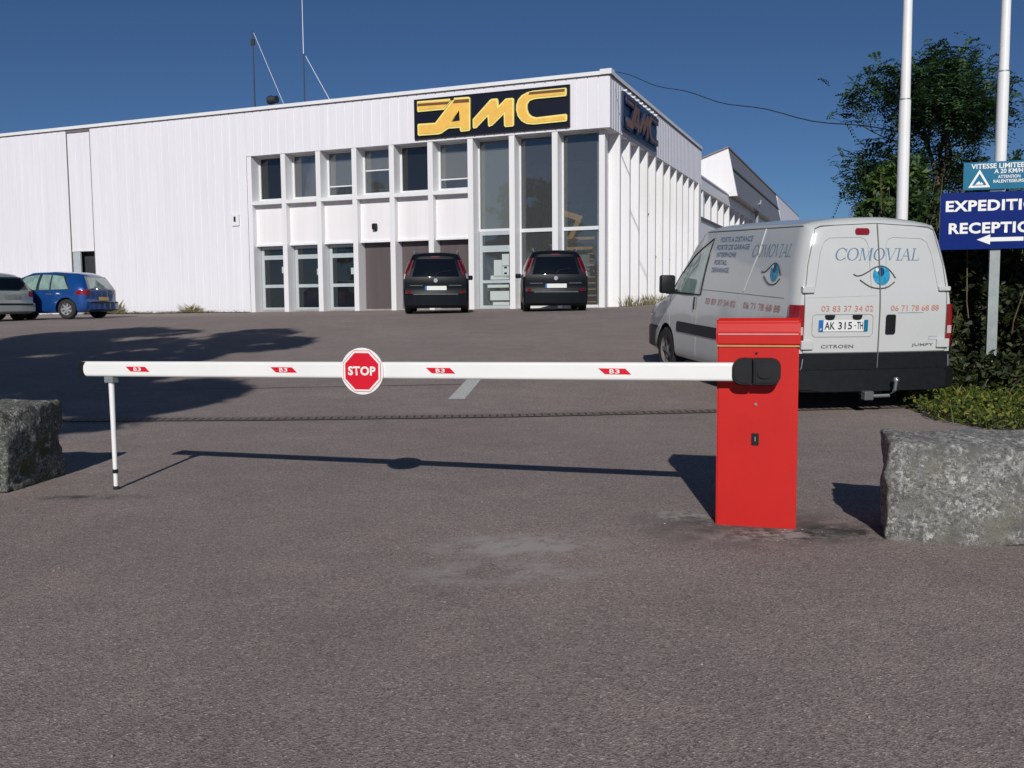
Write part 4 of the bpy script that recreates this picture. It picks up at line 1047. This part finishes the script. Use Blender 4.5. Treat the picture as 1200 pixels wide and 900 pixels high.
# ---- minivans
def minivan(label, x, y, hd):
    z, p = on_ground(x, y, hd, 2.8)
    o = thing('minivan', label, 'minivan', (x, y, z), hd, 'black minivans parked nose to the building', rx=p)
    c = Car([(0, .26, .98, 1.60, .82, .86, .60), (.06, .19, .98, 1.66, .88, .90, .64), (.16, .16, .98, 1.69, .89, .915, .67), (1.2, .2, .97, 1.72, .90, .925, .69), (2.4, .2, .96, 1.70, .9, .925, .69), (3.0, .2, .95, 1.50, .9, .92, .68), (3.75, .2, .92, 1.05, .88, .9, .7), (4.3, .22, .8, .9, .84, .84, .62), (4.55, .3, .62, .72, .68, .7, .5)],
            bulge=.09, lean=lambda z: .26 * max(0, (z - .95) / .75) ** 1.1 + (-.05 if z < .62 else 0), crown=.03, leanL=1.5)
    c.body('body', 'navypaint', o, (.78, 3.55), .335)
    for xx, s_ in ((-.80, -1), (.80, 1)):
        for yy in (.78, 3.55): wheel(o, xx, yy, .335, .21, s_, 7)
    c.patch([(-.66, 1.04), (.66, 1.04), (.53, 1.53), (-.53, 1.53)], 'rear', 'blackglass', 'rear_window', o, off=.012, n=8)
    new_obj('wiper', T([c.rear(-.02, 1.03, .03), c.rear(.1, 1.15, .035), c.rear(.42, 1.2, .03)], .012, 5), 'black', o)
    for s_ in (-1, 1):
        l = c.patch([(.0, 1.12), (.16, 1.12), (.22, 1.50), (.02, 1.50)], 'side', 'darklens', 'tail_light', o, s_, .006, 6)
        c.patch([(s_ * .745, 1.08), (s_ * .80, 1.08), (s_ * .64, 1.50), (s_ * .61, 1.50)], 'rear', 'darklens', 'lens', l, off=.008, n=5)
        c.patch([(.0, .98), (.18, .98), (.2, 1.12), (.01, 1.12)], 'side', 'whitelens', 'reverse_lens', l, s_, .009, 4)
        c.patch([(s_ * .68, .56), (s_ * .80, .57), (s_ * .80, .65), (s_ * .69, .64)], 'rear', 'darklens', 'reflector', o, off=.012, n=3)
        for a, b in ((.35, 1.0), (1.1, 1.95), (2.02, 2.95)):
            c.patch([(a, 1.0), (b, 1.0), (b - .05, 1.50 if b < 2.5 else 1.3), (a + .05, 1.52)], 'side', 'blackglass', 'side_window', o, s_, .006, 6)
        bm = bmesh.new(); tube(bm, [(s_ * .60, .45, 1.70), (s_ * .62, .6, 1.775), (s_ * .63, 2.3, 1.78), (s_ * .62, 2.5, 1.70)], .018, 6); new_obj('roof_rail', bm, 'galv', o)
        bm = bmesh.new(); box(bm, min(s_ * .9, s_ * 1.08), max(s_ * .9, s_ * 1.08), 2.95, 3.05, .98, 1.12, bev=.03); new_obj('mirror', bm, 'navypaint', o)
    pt = c.patch([(-.30, .66), (.30, .66), (.30, .775), (-.30, .775)], 'rear', 'plate', 'number_plate', o, off=.02, n=3)
    c.patch([(-.30, .66), (-.25, .66), (-.25, .775), (-.30, .775)], 'rear', 'plateblue', 'plate_band', pt, off=.022, n=2)
    new_obj('bumper', loft_rear(c, .21, .56, .045), 'navypaint', o, True)
    c.line([(-.62, .545), (.62, .545)], 'rear', 'galv', 'bumper_strip', o, wd=.016, off=.05)
    c.line([(-.72, .79), (-.36, .79)], 'rear', 'galv', 'hatch_trim', o, wd=.012, off=.012)
    c.line([(.36, .79), (.72, .79)], 'rear', 'galv', 'hatch_trim', o, wd=.012, off=.012)
    bm = bmesh.new(); n_ = 14
    cc = c.rear(0, .93, .02); vs = [bm.verts.new((cc.x + .055 * math.cos(2 * math.pi * k / n_), cc.y, cc.z + .06 * math.sin(2 * math.pi * k / n_))) for k in range(n_)]; bm.faces.new(vs); new_obj('badge', bm, 'chrome', o)
    c.patch([(-.12, 1.575), (.12, 1.575), (.12, 1.61), (-.12, 1.61)], 'rear', 'darklens', 'brake_light', o, off=.012, n=3)
    return o
def loft_rear(c, z0, z1, off, n=16):
    bm = bmesh.new(); a = []
    for i in range(n + 1):
        u = -1 + 2 * i / n; xx = u * (c.half(.02, (z0 + z1) / 2) + (.02 if abs(u) > .99 else 0))
        a.append([bm.verts.new(c.rear(xx, z, o_)) for z, o_ in ((z0, -.02), (z0 + .03, off), (z1 - .02, off), (z1, -.01))])
    for i in range(n):
        for k in range(3): bm.faces.new((a[i][k], a[i + 1][k], a[i + 1][k + 1], a[i][k + 1]))
    return bm
minivan('black minivan parked in front of the brown panels, the left of the two', -2.11, 26, R(3.2))
minivan('black minivan parked in front of the tall glazed corner bays, the right of the two', 1.25, 26, R(.8))

# ---- hatchbacks
def hatch(label, x, y, hd, paint, pl_mat, name='hatchback_car', win='paleglass', rwin=None):
    z, p = on_ground(x, y, hd, 2.5)
    o = thing(name, label, 'car', (x, y, z), hd, rx=p)
    c = Car([(0, .30, .84, 1.30, .72, .76, .52), (.08, .24, .85, 1.36, .80, .83, .56), (.25, .2, .86, 1.41, .84, .86, .60), (1.2, .19, .87, 1.47, .85, .87, .63), (2.0, .19, .87, 1.46, .85, .87, .62), (2.5, .19, .87, 1.30, .85, .865, .60), (3.15, .19, .86, .97, .84, .85, .66), (3.7, .22, .74, .82, .80, .80, .60), (3.98, .30, .56, .66, .62, .64, .44)],
            bulge=.13, lean=lambda z: .36 * max(0, (z - .88) / .6) ** 1.2 + (-.03 if z < .55 else 0), crown=.03, leanL=1.5)
    c.body('body', paint, o, (.72, 3.2), .305)
    for xx, s_ in ((-.76, -1), (.76, 1)):
        for yy in (.72, 3.2): wheel(o, xx, yy, .305, .19, s_, 7)
    c.patch([(-.60, .93), (.60, .93), (.46, 1.27), (-.46, 1.27)], 'rear', rwin or win, 'rear_window', o, off=.012, n=8)
    c.patch([(-.69, .90), (.69, .90), (.53, 1.31), (-.53, 1.31)], 'rear', 'carglass', 'window_surround', o, off=.007, n=8)
    for s_ in (-1, 1):
        l = c.patch([(.0, .72), (.34, .76), (.22, .88), (.0, .9)], 'side', 'redlens', 'tail_light', o, s_, .006, 6)
        c.patch([(s_ * .58, .74), (s_ * .76, .72), (s_ * .75, .9), (s_ * .62, .88)], 'rear', 'redlens', 'lens', l, off=.009, n=4)
        c.patch([(.55, .92), (1.18, .91), (1.16, 1.36), (.72, 1.32)], 'side', win, 'side_window', o, s_, .008, 6)
        c.patch([(1.24, .91), (1.62, .91), (1.6, 1.385), (1.22, 1.37)], 'side', win, 'side_window', o, s_, .008, 6)
        c.patch([(1.72, .91), (2.72, .92), (2.2, 1.33), (1.70, 1.385)], 'side', win, 'side_window', o, s_, .008, 8)
        c.patch([(.50, .895), (2.82, .895), (2.24, 1.38), (.66, 1.38)], 'side', 'carglass', 'window_surround', o, s_, .004, 10)
        for a, b in ((1.2, .9), (1.66, .9)): pass
        c.line([(1.66, .9), (1.62, .35)], 'side', 'black', 'door_gap', o, s_, wd=.008)
        c.line([(1.02, .9), (.98, .62)], 'side', 'black', 'door_gap', o, s_, wd=.008)
        for a in (1.15, 1.85): c.patch([(a, .76), (a + .2, .76), (a + .2, .785), (a, .785)], 'side', 'chrome', 'door_handle', o, s_, .02, 3)
        bm = bmesh.new(); box(bm, min(s_ * .82, s_ * .98), max(s_ * .82, s_ * .98), 2.5, 2.6, .9, 1.02, bev=.03); new_obj('mirror', bm, paint, o)
    pt = c.patch([(-.26, .56 if pl_mat == 'yplate' else .66), (.26, .56 if pl_mat == 'yplate' else .66), (.26, .67 if pl_mat == 'yplate' else .77), (-.26, .67 if pl_mat == 'yplate' else .77)], 'rear', pl_mat, 'number_plate', o, off=.015, n=3)
    new_obj('bumper', loft_rear(c, .26, .54, .05), paint, o, True)
    c.line([(-.66, .5), (.66, .5)], 'rear', 'black', 'bumper_strip', o, wd=.06, off=.045)
    return o
hatch('metallic blue hatchback with alloy wheels parked by the ribbed wall', -12.85, 29.3, R(80), 'bluepaint', 'yplate')
hatch('silver hatchback cut off by the left edge of the photo', -14.75, 27.5, R(68), 'silver', 'galv', win='paleglass', rwin='blackglass')

# ------------------------------------------------------------------ poles and signs
def flagpole(label, x, y, zj, r):
    z0 = gz(x, y)
    o = thing('flagpole', label, 'pole', (x, y, z0), 0, 'white flagpoles behind the van')
    new_obj('lower_tube', T([(0, 0, -.1), (0, 0, zj)], [r, r * .95], 20), 'pole', o, True)
    new_obj('collar', T([(0, 0, zj), (0, 0, zj + .02)], [r * .97, r * .9], 20), 'galv', o, True)
    new_obj('upper_tube', T([(0, 0, zj + .02), (0, 0, zj + 4.0)], [r * .84, r * .6], 20), 'pole', o, True)
    return o
flagpole('white flagpole rising from behind the van roof', 5.10, 12.2, 3.57, .075)
flagpole('white flagpole behind the blue direction sign', 6.41, 12.3, 3.93, .074)
SR = R(-16); SK = 1.25; SP = (4.38 * SK, 8.45 * SK, 0)
def enlarge(o):
    o.scale = (SK, SK, SK); o.location = (SP[0], SP[1], EYE * (1 - SK)); return o
so = thing('sign_post', 'square galvanised post holding the two blue signs', 'post', SP, SR)
bm = B((-.042, .042, -.03, .03, .2, 2.385)); new_obj('post', bm, 'galv', so)
new_obj('post_end', P([(-.042, .3), (.042, .3), (.03, .22), (-.03, .22)], .07, 'xz', -.035), 'galv', so); enlarge(so)
ds = thing('direction_sign', 'dark blue sign reading EXPEDITION RECEPTION with a white left arrow', 'sign', SP, SR)
X0 = -.47; W2 = 1.18
bm = bmesh.new(); prism(bm, rrect(X0, X0 + W2, 1.615, 2.125, .02, 3), .02, 'xz', -.055); new_obj('board', bm, 'roadblue', ds)
new_obj('board_back', frame_bm(X0 + .02, X0 + W2 - .02, 1.635, 2.105, -.0345, -.031, .03), 'galv', ds)
for t, z, a in (('EXPEDITION', 2.0, .045), ('RECEPTION', 1.80, .075)):
    me = fit_text(t, X0 + a, X0 + a + (.865 if t[0] == 'E' else .79), z - .045, z + .055, bold=.035, spacing=1.08); new_obj('lettering', remap(me, lambda a_, b_, c_: (a_, -.0575, b_)), 'white', ds)
me = curve_mesh([[(X0 + .31, 1.70), (X0 + .42, 1.745), (X0 + .42, 1.718), (X0 + .69, 1.718), (X0 + .69, 1.682), (X0 + .42, 1.682), (X0 + .42, 1.655)]]); new_obj('arrow', remap(me, lambda a_, b_, c_: (a_, -.0575, b_)), 'white', ds); enlarge(ds)
sp = thing('speed_sign', 'small teal sign reading VITESSE LIMITEE with a triangular warning symbol', 'sign', SP, SR)
X1 = -.285; W3 = .54
new_obj('board', B((X1, X1 + W3, -.055, -.035, 2.145, 2.39)), 'teal', sp)
for t, a, b, z, h in (('VITESSE LIMITEE', .06, .49, 2.352, .022), ('A 20 KM/H', .25, .48, 2.304, .02), ('ATTENTION', .28, .46, 2.254, .014), ('RALENTISSEURS', .245, .49, 2.215, .014)):
    me = fit_text(t, X1 + a, X1 + b, z - h, z + h, bold=.02); new_obj('lettering', remap(me, lambda a_, b_, c_: (a_, -.0575, b_)), 'white', sp)
me = curve_mesh([[(X1 + .04, 2.165), (X1 + .22, 2.165), (X1 + .13, 2.325)], [(X1 + .07, 2.183), (X1 + .19, 2.183), (X1 + .13, 2.288)]]); new_obj('symbol', remap(me, lambda a_, b_, c_: (a_, -.0575, b_)), 'white', sp)
me = curve_mesh([[(X1 + .095, 2.19), (X1 + .165, 2.19), (X1 + .15, 2.212), (X1 + .138, 2.204), (X1 + .128, 2.222), (X1 + .112, 2.208)]]); new_obj('symbol', remap(me, lambda a_, b_, c_: (a_, -.0575, b_)), 'white', sp)
new_obj('clamp', B((-.06, .06, -.034, -.031, 2.13, 2.16)), 'galv', sp); enlarge(sp)

# ------------------------------------------------------------------ vegetation
def branches(bm, p, d, L, r, depth, rn, tips, up=.25, spread=.55, minr=.006):
    n = 5; pts = [p]; rs_ = [r]; q = Vector(p); dd = Vector(d).normalized()
    for i in range(n):
        dd = (dd + Vector((rn.gauss(0, .12), rn.gauss(0, .12), rn.gauss(0, .08) + up * .1))).normalized(); q = q + dd * L / n; pts.append(q.copy()); rs_.append(max(minr, r * (1 - .55 * (i + 1) / n)))
    tube(bm, pts, rs_, 6)
    if depth == 0: tips.append((q.copy(), dd.copy())); return
    for k in range(rn.choice((3, 3, 4))):
        j = rn.randint(2, n); e = (dd + Vector((rn.gauss(0, spread), rn.gauss(0, spread), rn.gauss(.1, spread * .6)))).normalized()
        branches(bm, pts[j], e, L * rn.uniform(.55, .8), rs_[j] * .65, depth - 1, rn, tips, up, spread, minr)
def sprays(name, tips, per, leaf, mat, parent, seed, length=.35, droop=.5, rad=.25):
    """pinnate sprays: short stalks lined with narrow leaflets"""
    rn = random.Random(seed); vs = []; fs = []
    for p, d in tips:
        for _ in range(per):
            o = p + Vector((rn.gauss(0, rad), rn.gauss(0, rad), rn.gauss(0, rad * .8)))
            a = Vector((rn.gauss(.35, .5), rn.gauss(0, .6), rn.gauss(.15, .45))).normalized()
            side = a.cross(Vector((0, 0, 1))).normalized(); L = length * rn.uniform(.6, 1.3)
            for k in range(7):
                t = (k + .5) / 7; c = o + a * L * t + Vector((0, 0, -droop * L * t * t))
                for s_ in (-1, 1):
                    v = (side * s_ + a * .5 + Vector((0, 0, rn.uniform(-.5, .1)))).normalized() * leaf * rn.uniform(.7, 1.2); wv = a * leaf * .28
                    i = len(vs); vs += [c, c + v * .5 + wv, c + v, c + v * .5 - wv]; fs.append((i, i + 1, i + 2, i + 3))
    me = bpy.data.meshes.new(name); me.from_pydata(vs, [], fs); return new_obj(name, me, mat, parent)
# slender tree with pinnate sprays
rn = random.Random(12)
tx, ty = 7.72, 16.8
t1 = thing('locust_tree', 'slender tree with feathery dark sprays rising behind the left flagpole', 'tree', (tx, ty, gz(tx, ty)))
bm = bmesh.new(); tips = []
tube(bm, [(0, 0, -.2), (-.05, 0, 1.2), (0, .05, 2.2), (-.05, 0, 3.0)], [.13, .11, .09, .06], 10)
for (dx, dy, dz, z0, L) in ((-.55, 0, .55, 1.9, 1.5), (.55, .1, .7, 2.1, 1.35), (-.2, .3, 1, 2.9, 1.25), (.2, -.3, 1, 2.8, 1.3), (-.9, -.2, .35, 2.2, 1.25), (.8, -.1, .35, 2.0, 1.1), (0, .1, 1, 3.0, 1.15), (-.5, .2, 1, 2.6, 1.5), (.5, 0, 1, 2.7, 1.4)):
    branches(bm, (-.03, 0, z0), (dx, dy, dz), L * .85, .045, 2, rn, tips)
tips = [t for t in tips if 1.3 < t[0].z < 5.15]
new_obj('trunk', bm, 'bark', t1, True); t1.scale = (.98, .98, .97)
sprays('crown', tips, 46, .075, 'leaf_blue', t1, 4, .34, .45, .2)
# dense lower tree
t2 = thing('bushy_tree', 'dense round leafy tree between the annex and the left flagpole', 'tree', (6.8, 16.2, gz(6.8, 16.2)))
bm = bmesh.new(); tips = []; rn = random.Random(5)
tube(bm, [(0, 0, -.2), (0, 0, 1.0)], [.12, .09], 8)
for k in range(7):
    a = k * .9; branches(bm, (0, 0, .9), (math.cos(a) * .7, math.sin(a) * .7, 1), 1.0, .04, 1, rn, tips)
new_obj('trunk', bm, 'bark', t2, True)
rb2 = random.Random(9); bl = []
for k in range(46):
    a = rb2.uniform(0, 6.28); zz = rb2.uniform(-.3, 2.9); rad = 1.45 * math.sqrt(max(.05, 1 - ((zz - 1.0) / 2.1) ** 2)) * rb2.uniform(.35, 1.0); q = rb2.uniform(.22, .42)
    bl.append((math.cos(a) * rad * .98, math.sin(a) * rad, zz, q, q, q * .8))
leaves('crown', bl, 24000, .06, 'leaf_mid', t2, 8, 1.3, .3, .6)
# sparse shrub tree at the right edge
t3 = thing('leafy_tree', 'darker leafy tree rising behind the speed sign at the right edge', 'tree', (8.6, 14.6, gz(8.6, 14.6)))
bm = bmesh.new(); tips = []; rn = random.Random(15)
tube(bm, [(0, 0, -.2), (-.1, 0, 1.0)], [.09, .07], 8)
for k in range(7):
    a = k * .9 + .4; branches(bm, (-.05, 0, .9), (math.cos(a) * .8, math.sin(a) * .8, .9), .9, .035, 1, rn, tips)
new_obj('trunk', bm, 'bark', t3, True)
sprays('crown', tips, 16, .07, 'leaf_mid', t3, 14, .3, .5, .28)
bl = []
for k in range(26):
    a = rb2.uniform(0, 6.28); zz = rb2.uniform(.2, 1.9); rad = rb2.uniform(.2, 1.15); q = rb2.uniform(.2, .36); bl.append((math.cos(a) * rad * 1.1 - .3, math.sin(a) * rad, zz, q, q, q))
leaves('crown', bl, 7000, .055, 'leaf_dark', t3, 18, 1.2, .3, .6)
# hedge shrubs behind the sign
def shrub(label, x, y, rx, ry, h, n, seed, mat='leaf_hedge', size=.05, twigs=14):
    o = thing('hedge_shrub', label, 'shrub', (x, y, gz(x, y)), 0, 'overgrown shrubs behind the signs'); r_ = random.Random(seed); bl = []
    for k in range(60):
        a = r_.uniform(0, 6.28); q = r_.uniform(.14, .30); rad = math.sqrt(r_.random()); zz = r_.uniform(.05, 1) * h * (1 - .15 * rad)
        bl.append((math.cos(a) * rad * (rx - q * .5), math.sin(a) * rad * (ry - q * .5), zz, q, q, q))
    leaves('foliage', bl, n, size, mat, o, seed, 1.2, .2, .65)
    bm = bmesh.new()
    for k in range(twigs):
        a = r_.uniform(0, 6.28); b0 = Vector((math.cos(a) * rx * .5, math.sin(a) * ry * .5, 0)); t_ = b0 + Vector((r_.gauss(0, .25), r_.gauss(-.1, .25), h * r_.uniform(.6, 1.12)))
        tube(bm, [b0, b0.lerp(t_, .5) + Vector((r_.gauss(0, .06), r_.gauss(0, .06), 0)), t_], [.012, .008, .003], 5)
    new_obj('stems', bm, 'twig', o)
    return o
shrub('dark dense shrub directly behind the square sign post', 5.75, 11.5, .75, .6, 1.9, 9500, 31)
shrub('dark shrub at the right edge, nearest the camera and partly behind the blue sign', 6.7, 11.2, .8, .65, 1.9, 9500, 32)
shrub('tall dark shrub between the van and the sign', 5.75, 13.2, .85, .8, 2.5, 10500, 33, 'leaf_dark')
shrub('shrub hiding the foot of the right flagpole', 7.1, 13.2, .95, .85, 2.3, 10500, 34, 'leaf_dark')
shrub('shrub standing furthest back beside the nose of the van', 5.9, 15.2, 1.1, 1.0, 2.3, 10500, 35, 'leaf_dark')
shrub('shrub below the dark leafy tree at the right edge', 8.4, 13.6, 1.0, .9, 2.2, 9500, 36, 'leaf_dark')
shrub('low thin shrub at the foot of the sign post', 5.4, 10.3, .5, .3, .36, 2600, 37, 'leaf_hedge', .045, 24)
shrub('shrub outermost on the right behind the granite block', 6.6, 10.2, .7, .5, 1.0, 6500, 38)
shrub('low shrub beside the right rear corner of the van', 5.0, 11.2, .42, .6, .85, 4500, 39, 'leaf_hedge', .045, 16)
# ivy on the verge
rn = random.Random(21); vs = []; fs = []
def in_verge(x, y):
    # left edge runs from (3.9,9.6) forward to (4.25,7.85), then along the tarmac to the right
    k = .14 * math.sin(3.1 * x + 1.3) + .07 * math.sin(9 * x)
    return y > 7.95 + k and x > 4.05 + max(0, 8.9 - y) * .16 + max(0, y - 9.3) * .28 + .06 * math.sin(7 * y) and y < 10.9
while len(fs) < 10500:
    x = rn.uniform(3.8, 8.5); y = 7.6 + 3.4 * rn.random() ** 1.3
    if not in_verge(x, y): continue
    hgt = .02 + .14 * min(1, (y - 7.75) / .5) + .04 * math.sin(5 * x) * math.sin(4 * y)
    p = Vector((x, y, gz(x, y) + abs(hgt) * rn.uniform(.1, 1.0)))
    nrm = Vector((rn.gauss(0, .5), rn.gauss(-.45, .5), 1)).normalized(); a = nrm.cross(Vector((rn.gauss(0, 1), rn.gauss(0, 1), 0))).normalized(); c = nrm.cross(a)
    s = rn.uniform(.011, .03); i = len(vs); vs += [p - a * s, p - c * s * .8, p + a * s, p + c * s * .8]; fs.append((i, i + 1, i + 2, i + 3))
me = bpy.data.meshes.new('ivy'); me.from_pydata(vs, [], fs)
o = new_obj('ivy_ground_cover', me, 'leaf_ivy'); o['kind'] = 'stuff'; o['label'] = 'yellow green ivy spreading over the verge behind the right block'; o['category'] = 'ground cover'
vg_v = []; vg_f = []; rg = random.Random(91)
while len(vg_f) < 2600:
    x = rg.uniform(3.9, 8.5); y = rg.uniform(7.8, 10.9)
    if not in_verge(x, y) or math.sin(4 * x + 2 * y) + rg.uniform(-1, 1) < .1: continue
    p = Vector((x, y, gz(x, y))); h = rg.uniform(.06, .26); a = Vector((rg.gauss(0, .09), rg.gauss(-.03, .09), 0)); q = Vector((-a.y, a.x, 0)).normalized() * .004
    i = len(vg_v); vg_v += [p - q, p + q, p + a * .5 + Vector((0, 0, h * .65)) + q * .6, p + a + Vector((0, 0, h * .95))]; vg_f.append((i, i + 1, i + 2, i + 3))
me = bpy.data.meshes.new('verge_grass'); me.from_pydata(vg_v, [], vg_f)
o = new_obj('verge_grass', me, 'leaf_ivy'); o['kind'] = 'stuff'; o['label'] = 'thin grass blades poking through the ivy on the verge'; o['category'] = 'grass'
bm = bmesh.new(); e = [(4.2, 8.4), (4.4, 8.1), (12, 8.1), (30, 9), (30, 26), (9, 26), (7.4, 20), (5.2, 13), (4.5, 10.4)]
vv = [bm.verts.new((x, y, 0)) for x, y in e]; bm.faces.new(vv); bmesh.ops.triangulate(bm, faces=bm.faces[:]); bmesh.ops.subdivide_edges(bm, edges=bm.edges[:], cuts=12, use_grid_fill=True)
for v in bm.verts: v.co.z = gz(v.co.x, v.co.y) + .006
MT['soil'] = pm('soil', (.07, .055, .035), .95, var=.5, scale=9, bump=.6, bscale=30)
struct('soil_verge', bm, 'soil')
rn = random.Random(77); bm = bmesh.new()
for k in range(170):
    y = 1.2 + 11 * rn.random() ** 1.6; x = rn.uniform(-.62, .62) * y
    if rn.random() < .12: x, y = 1.25 + rn.gauss(0, .5), 4.6 + rn.gauss(0, .3)
    q = rn.uniform(.002, .006); z = gz(x, y) + q * .5
    bmesh.ops.create_icosphere(bm, subdivisions=1, radius=q, matrix=Matrix.Translation((x, y, z)) @ Matrix.Rotation(rn.uniform(0, 3), 4, 'Z') @ Matrix.Diagonal((1.3, .9, .7, 1)))
MT['grit'] = pm('grit', (.30, .27, .25), .9, var=.5, scale=3)
o = new_obj('loose_grit', bm, 'grit'); o['kind'] = 'stuff'; o['label'] = 'scattered pale grit on the tarmac'; o['category'] = 'grit'
# dry weeds at the foot of the ribbed wall
rn = random.Random(44); vs = []; fs = []; Mb = Matrix.Rotation(BA, 3, 'Z')
def blade(p, h, lean_, wd):
    i = len(vs); q = Vector((-lean_.y, lean_.x, 0)); q = (q.normalized() if q.length > 1e-4 else Vector((1, 0, 0))) * wd
    vs.extend([p - q, p + q, p + lean_ * .45 + Vector((0, 0, h * .6)) + q * .6, p + lean_ + Vector((0, 0, h))]); fs.append((i, i + 1, i + 2, i + 3))
for k in range(3600):
    X = rn.choice((rn.uniform(-22.4, -14.6), rn.uniform(-22.3, -19.2), rn.uniform(-18.6, -16.2), rn.uniform(-46, -24)))
    p = Mb @ Vector((X, -rn.random() * .28, 0)) + Vector((3.23, 30.5, 0)); p.z = gz(p.x, p.y) - .01
    tall = 1.0 if -22.2 < X < -20.8 else (.6 if -17.4 < X < -16.8 else .22)
    blade(p, tall * rn.uniform(.15, .8) * rn.random(), Vector((rn.gauss(0, .3), rn.gauss(-.05, .1), 0)) * (tall + .2), .0045)
for k in range(600):
    s = rn.uniform(.9, 15.5); p = Mb @ Vector((.02 + rn.random() * .3, s, 0)) + Vector((3.23, 30.5, 0)); p.z = gz(p.x, p.y) - .01
    blade(p, rn.uniform(.08, .45), Vector((rn.gauss(0, .1), rn.gauss(0, .1), 0)), .012)
me = bpy.data.meshes.new('weeds'); me.from_pydata(vs, [], fs)
o = new_obj('dry_weeds', me, 'weed'); o['kind'] = 'stuff'; o['label'] = 'dry weeds along the foot of the white walls'; o['category'] = 'weeds'
# concrete footing strip under the walls
for nm, q in (('wall_footing', [(-46, -.02), (XJ, -.02), (XJ, -.55), (-46, -.55)]),):
    bm = bmesh.new(); N_ = 40; prev = None
    for i in range(N_ + 1):
        X = -46 + (46 + XJ) * i / N_; v = []
        for Y in (-.35, 0):
            p = Mb @ Vector((X, Y, 0)) + Vector((3.23, 30.5, 0)); v.append(bm.verts.new((p.x, p.y, gz(p.x, p.y) + .02)))
        if prev: bm.faces.new((prev[0], v[0], v[1], prev[1]))
        prev = v
    struct('wall_footing', bm, 'soil')

# trees outside the frame: one shades the tarmac on the left, the others stand in the window reflections
def big_tree(label, x, y, h, rad, n, seed, mat='leaf_dark', zlo=.3, size=.16, sparse=.55):
    o = thing('roadside_tree', label, 'tree', (x, y, gz(x, y))); r_ = random.Random(seed); bm = bmesh.new(); tips = []
    tube(bm, [(0, 0, -.2), (.1, 0, h * .25), (0, .1, h * .5)], [.28, .22, .15], 10)
    for k in range(8):
        a = k * .8; branches(bm, (.05, 0, h * (.22 + .035 * k)), (math.cos(a), math.sin(a), .7), rad * .75, .1, 1, r_, tips)
    new_obj('trunk', bm, 'bark', o, True); bl = []
    for k in range(70):
        a = r_.uniform(0, 6.28); zz = r_.uniform(zlo, 1) * h; m_ = (zlo + 1) / 2 * h; hr = (1 - zlo) / 2 * h
        rr_ = rad * math.sqrt(max(.06, 1 - ((zz - m_) / hr) ** 2)) * r_.uniform(.3, 1.0); q = r_.uniform(.5, 1.05)
        bl.append((math.cos(a) * rr_, math.sin(a) * rr_, zz, q, q, q * .7))
    leaves('crown', bl, n, size, mat, o, seed, 1.2, .2, sparse); return o
big_tree('large leafy tree beyond the left edge whose shadow falls across the tarmac', -9.2, -1.5, 12.4, 4.8, 26000, 61, size=.17, zlo=.28)
big_tree('broad tree mirrored in the left hall window', -25.5, 4, 10, 3.6, 5000, 62, size=.26)
big_tree('tall tree mirrored in the upper office window', -38, 8, 11, 4.0, 5000, 63, size=.28)
big_tree('distant tree mirrored in the right hall window', -34, -9, 8, 3.2, 4000, 64, size=.28)

dg = bpy.context.evaluated_depsgraph_get()
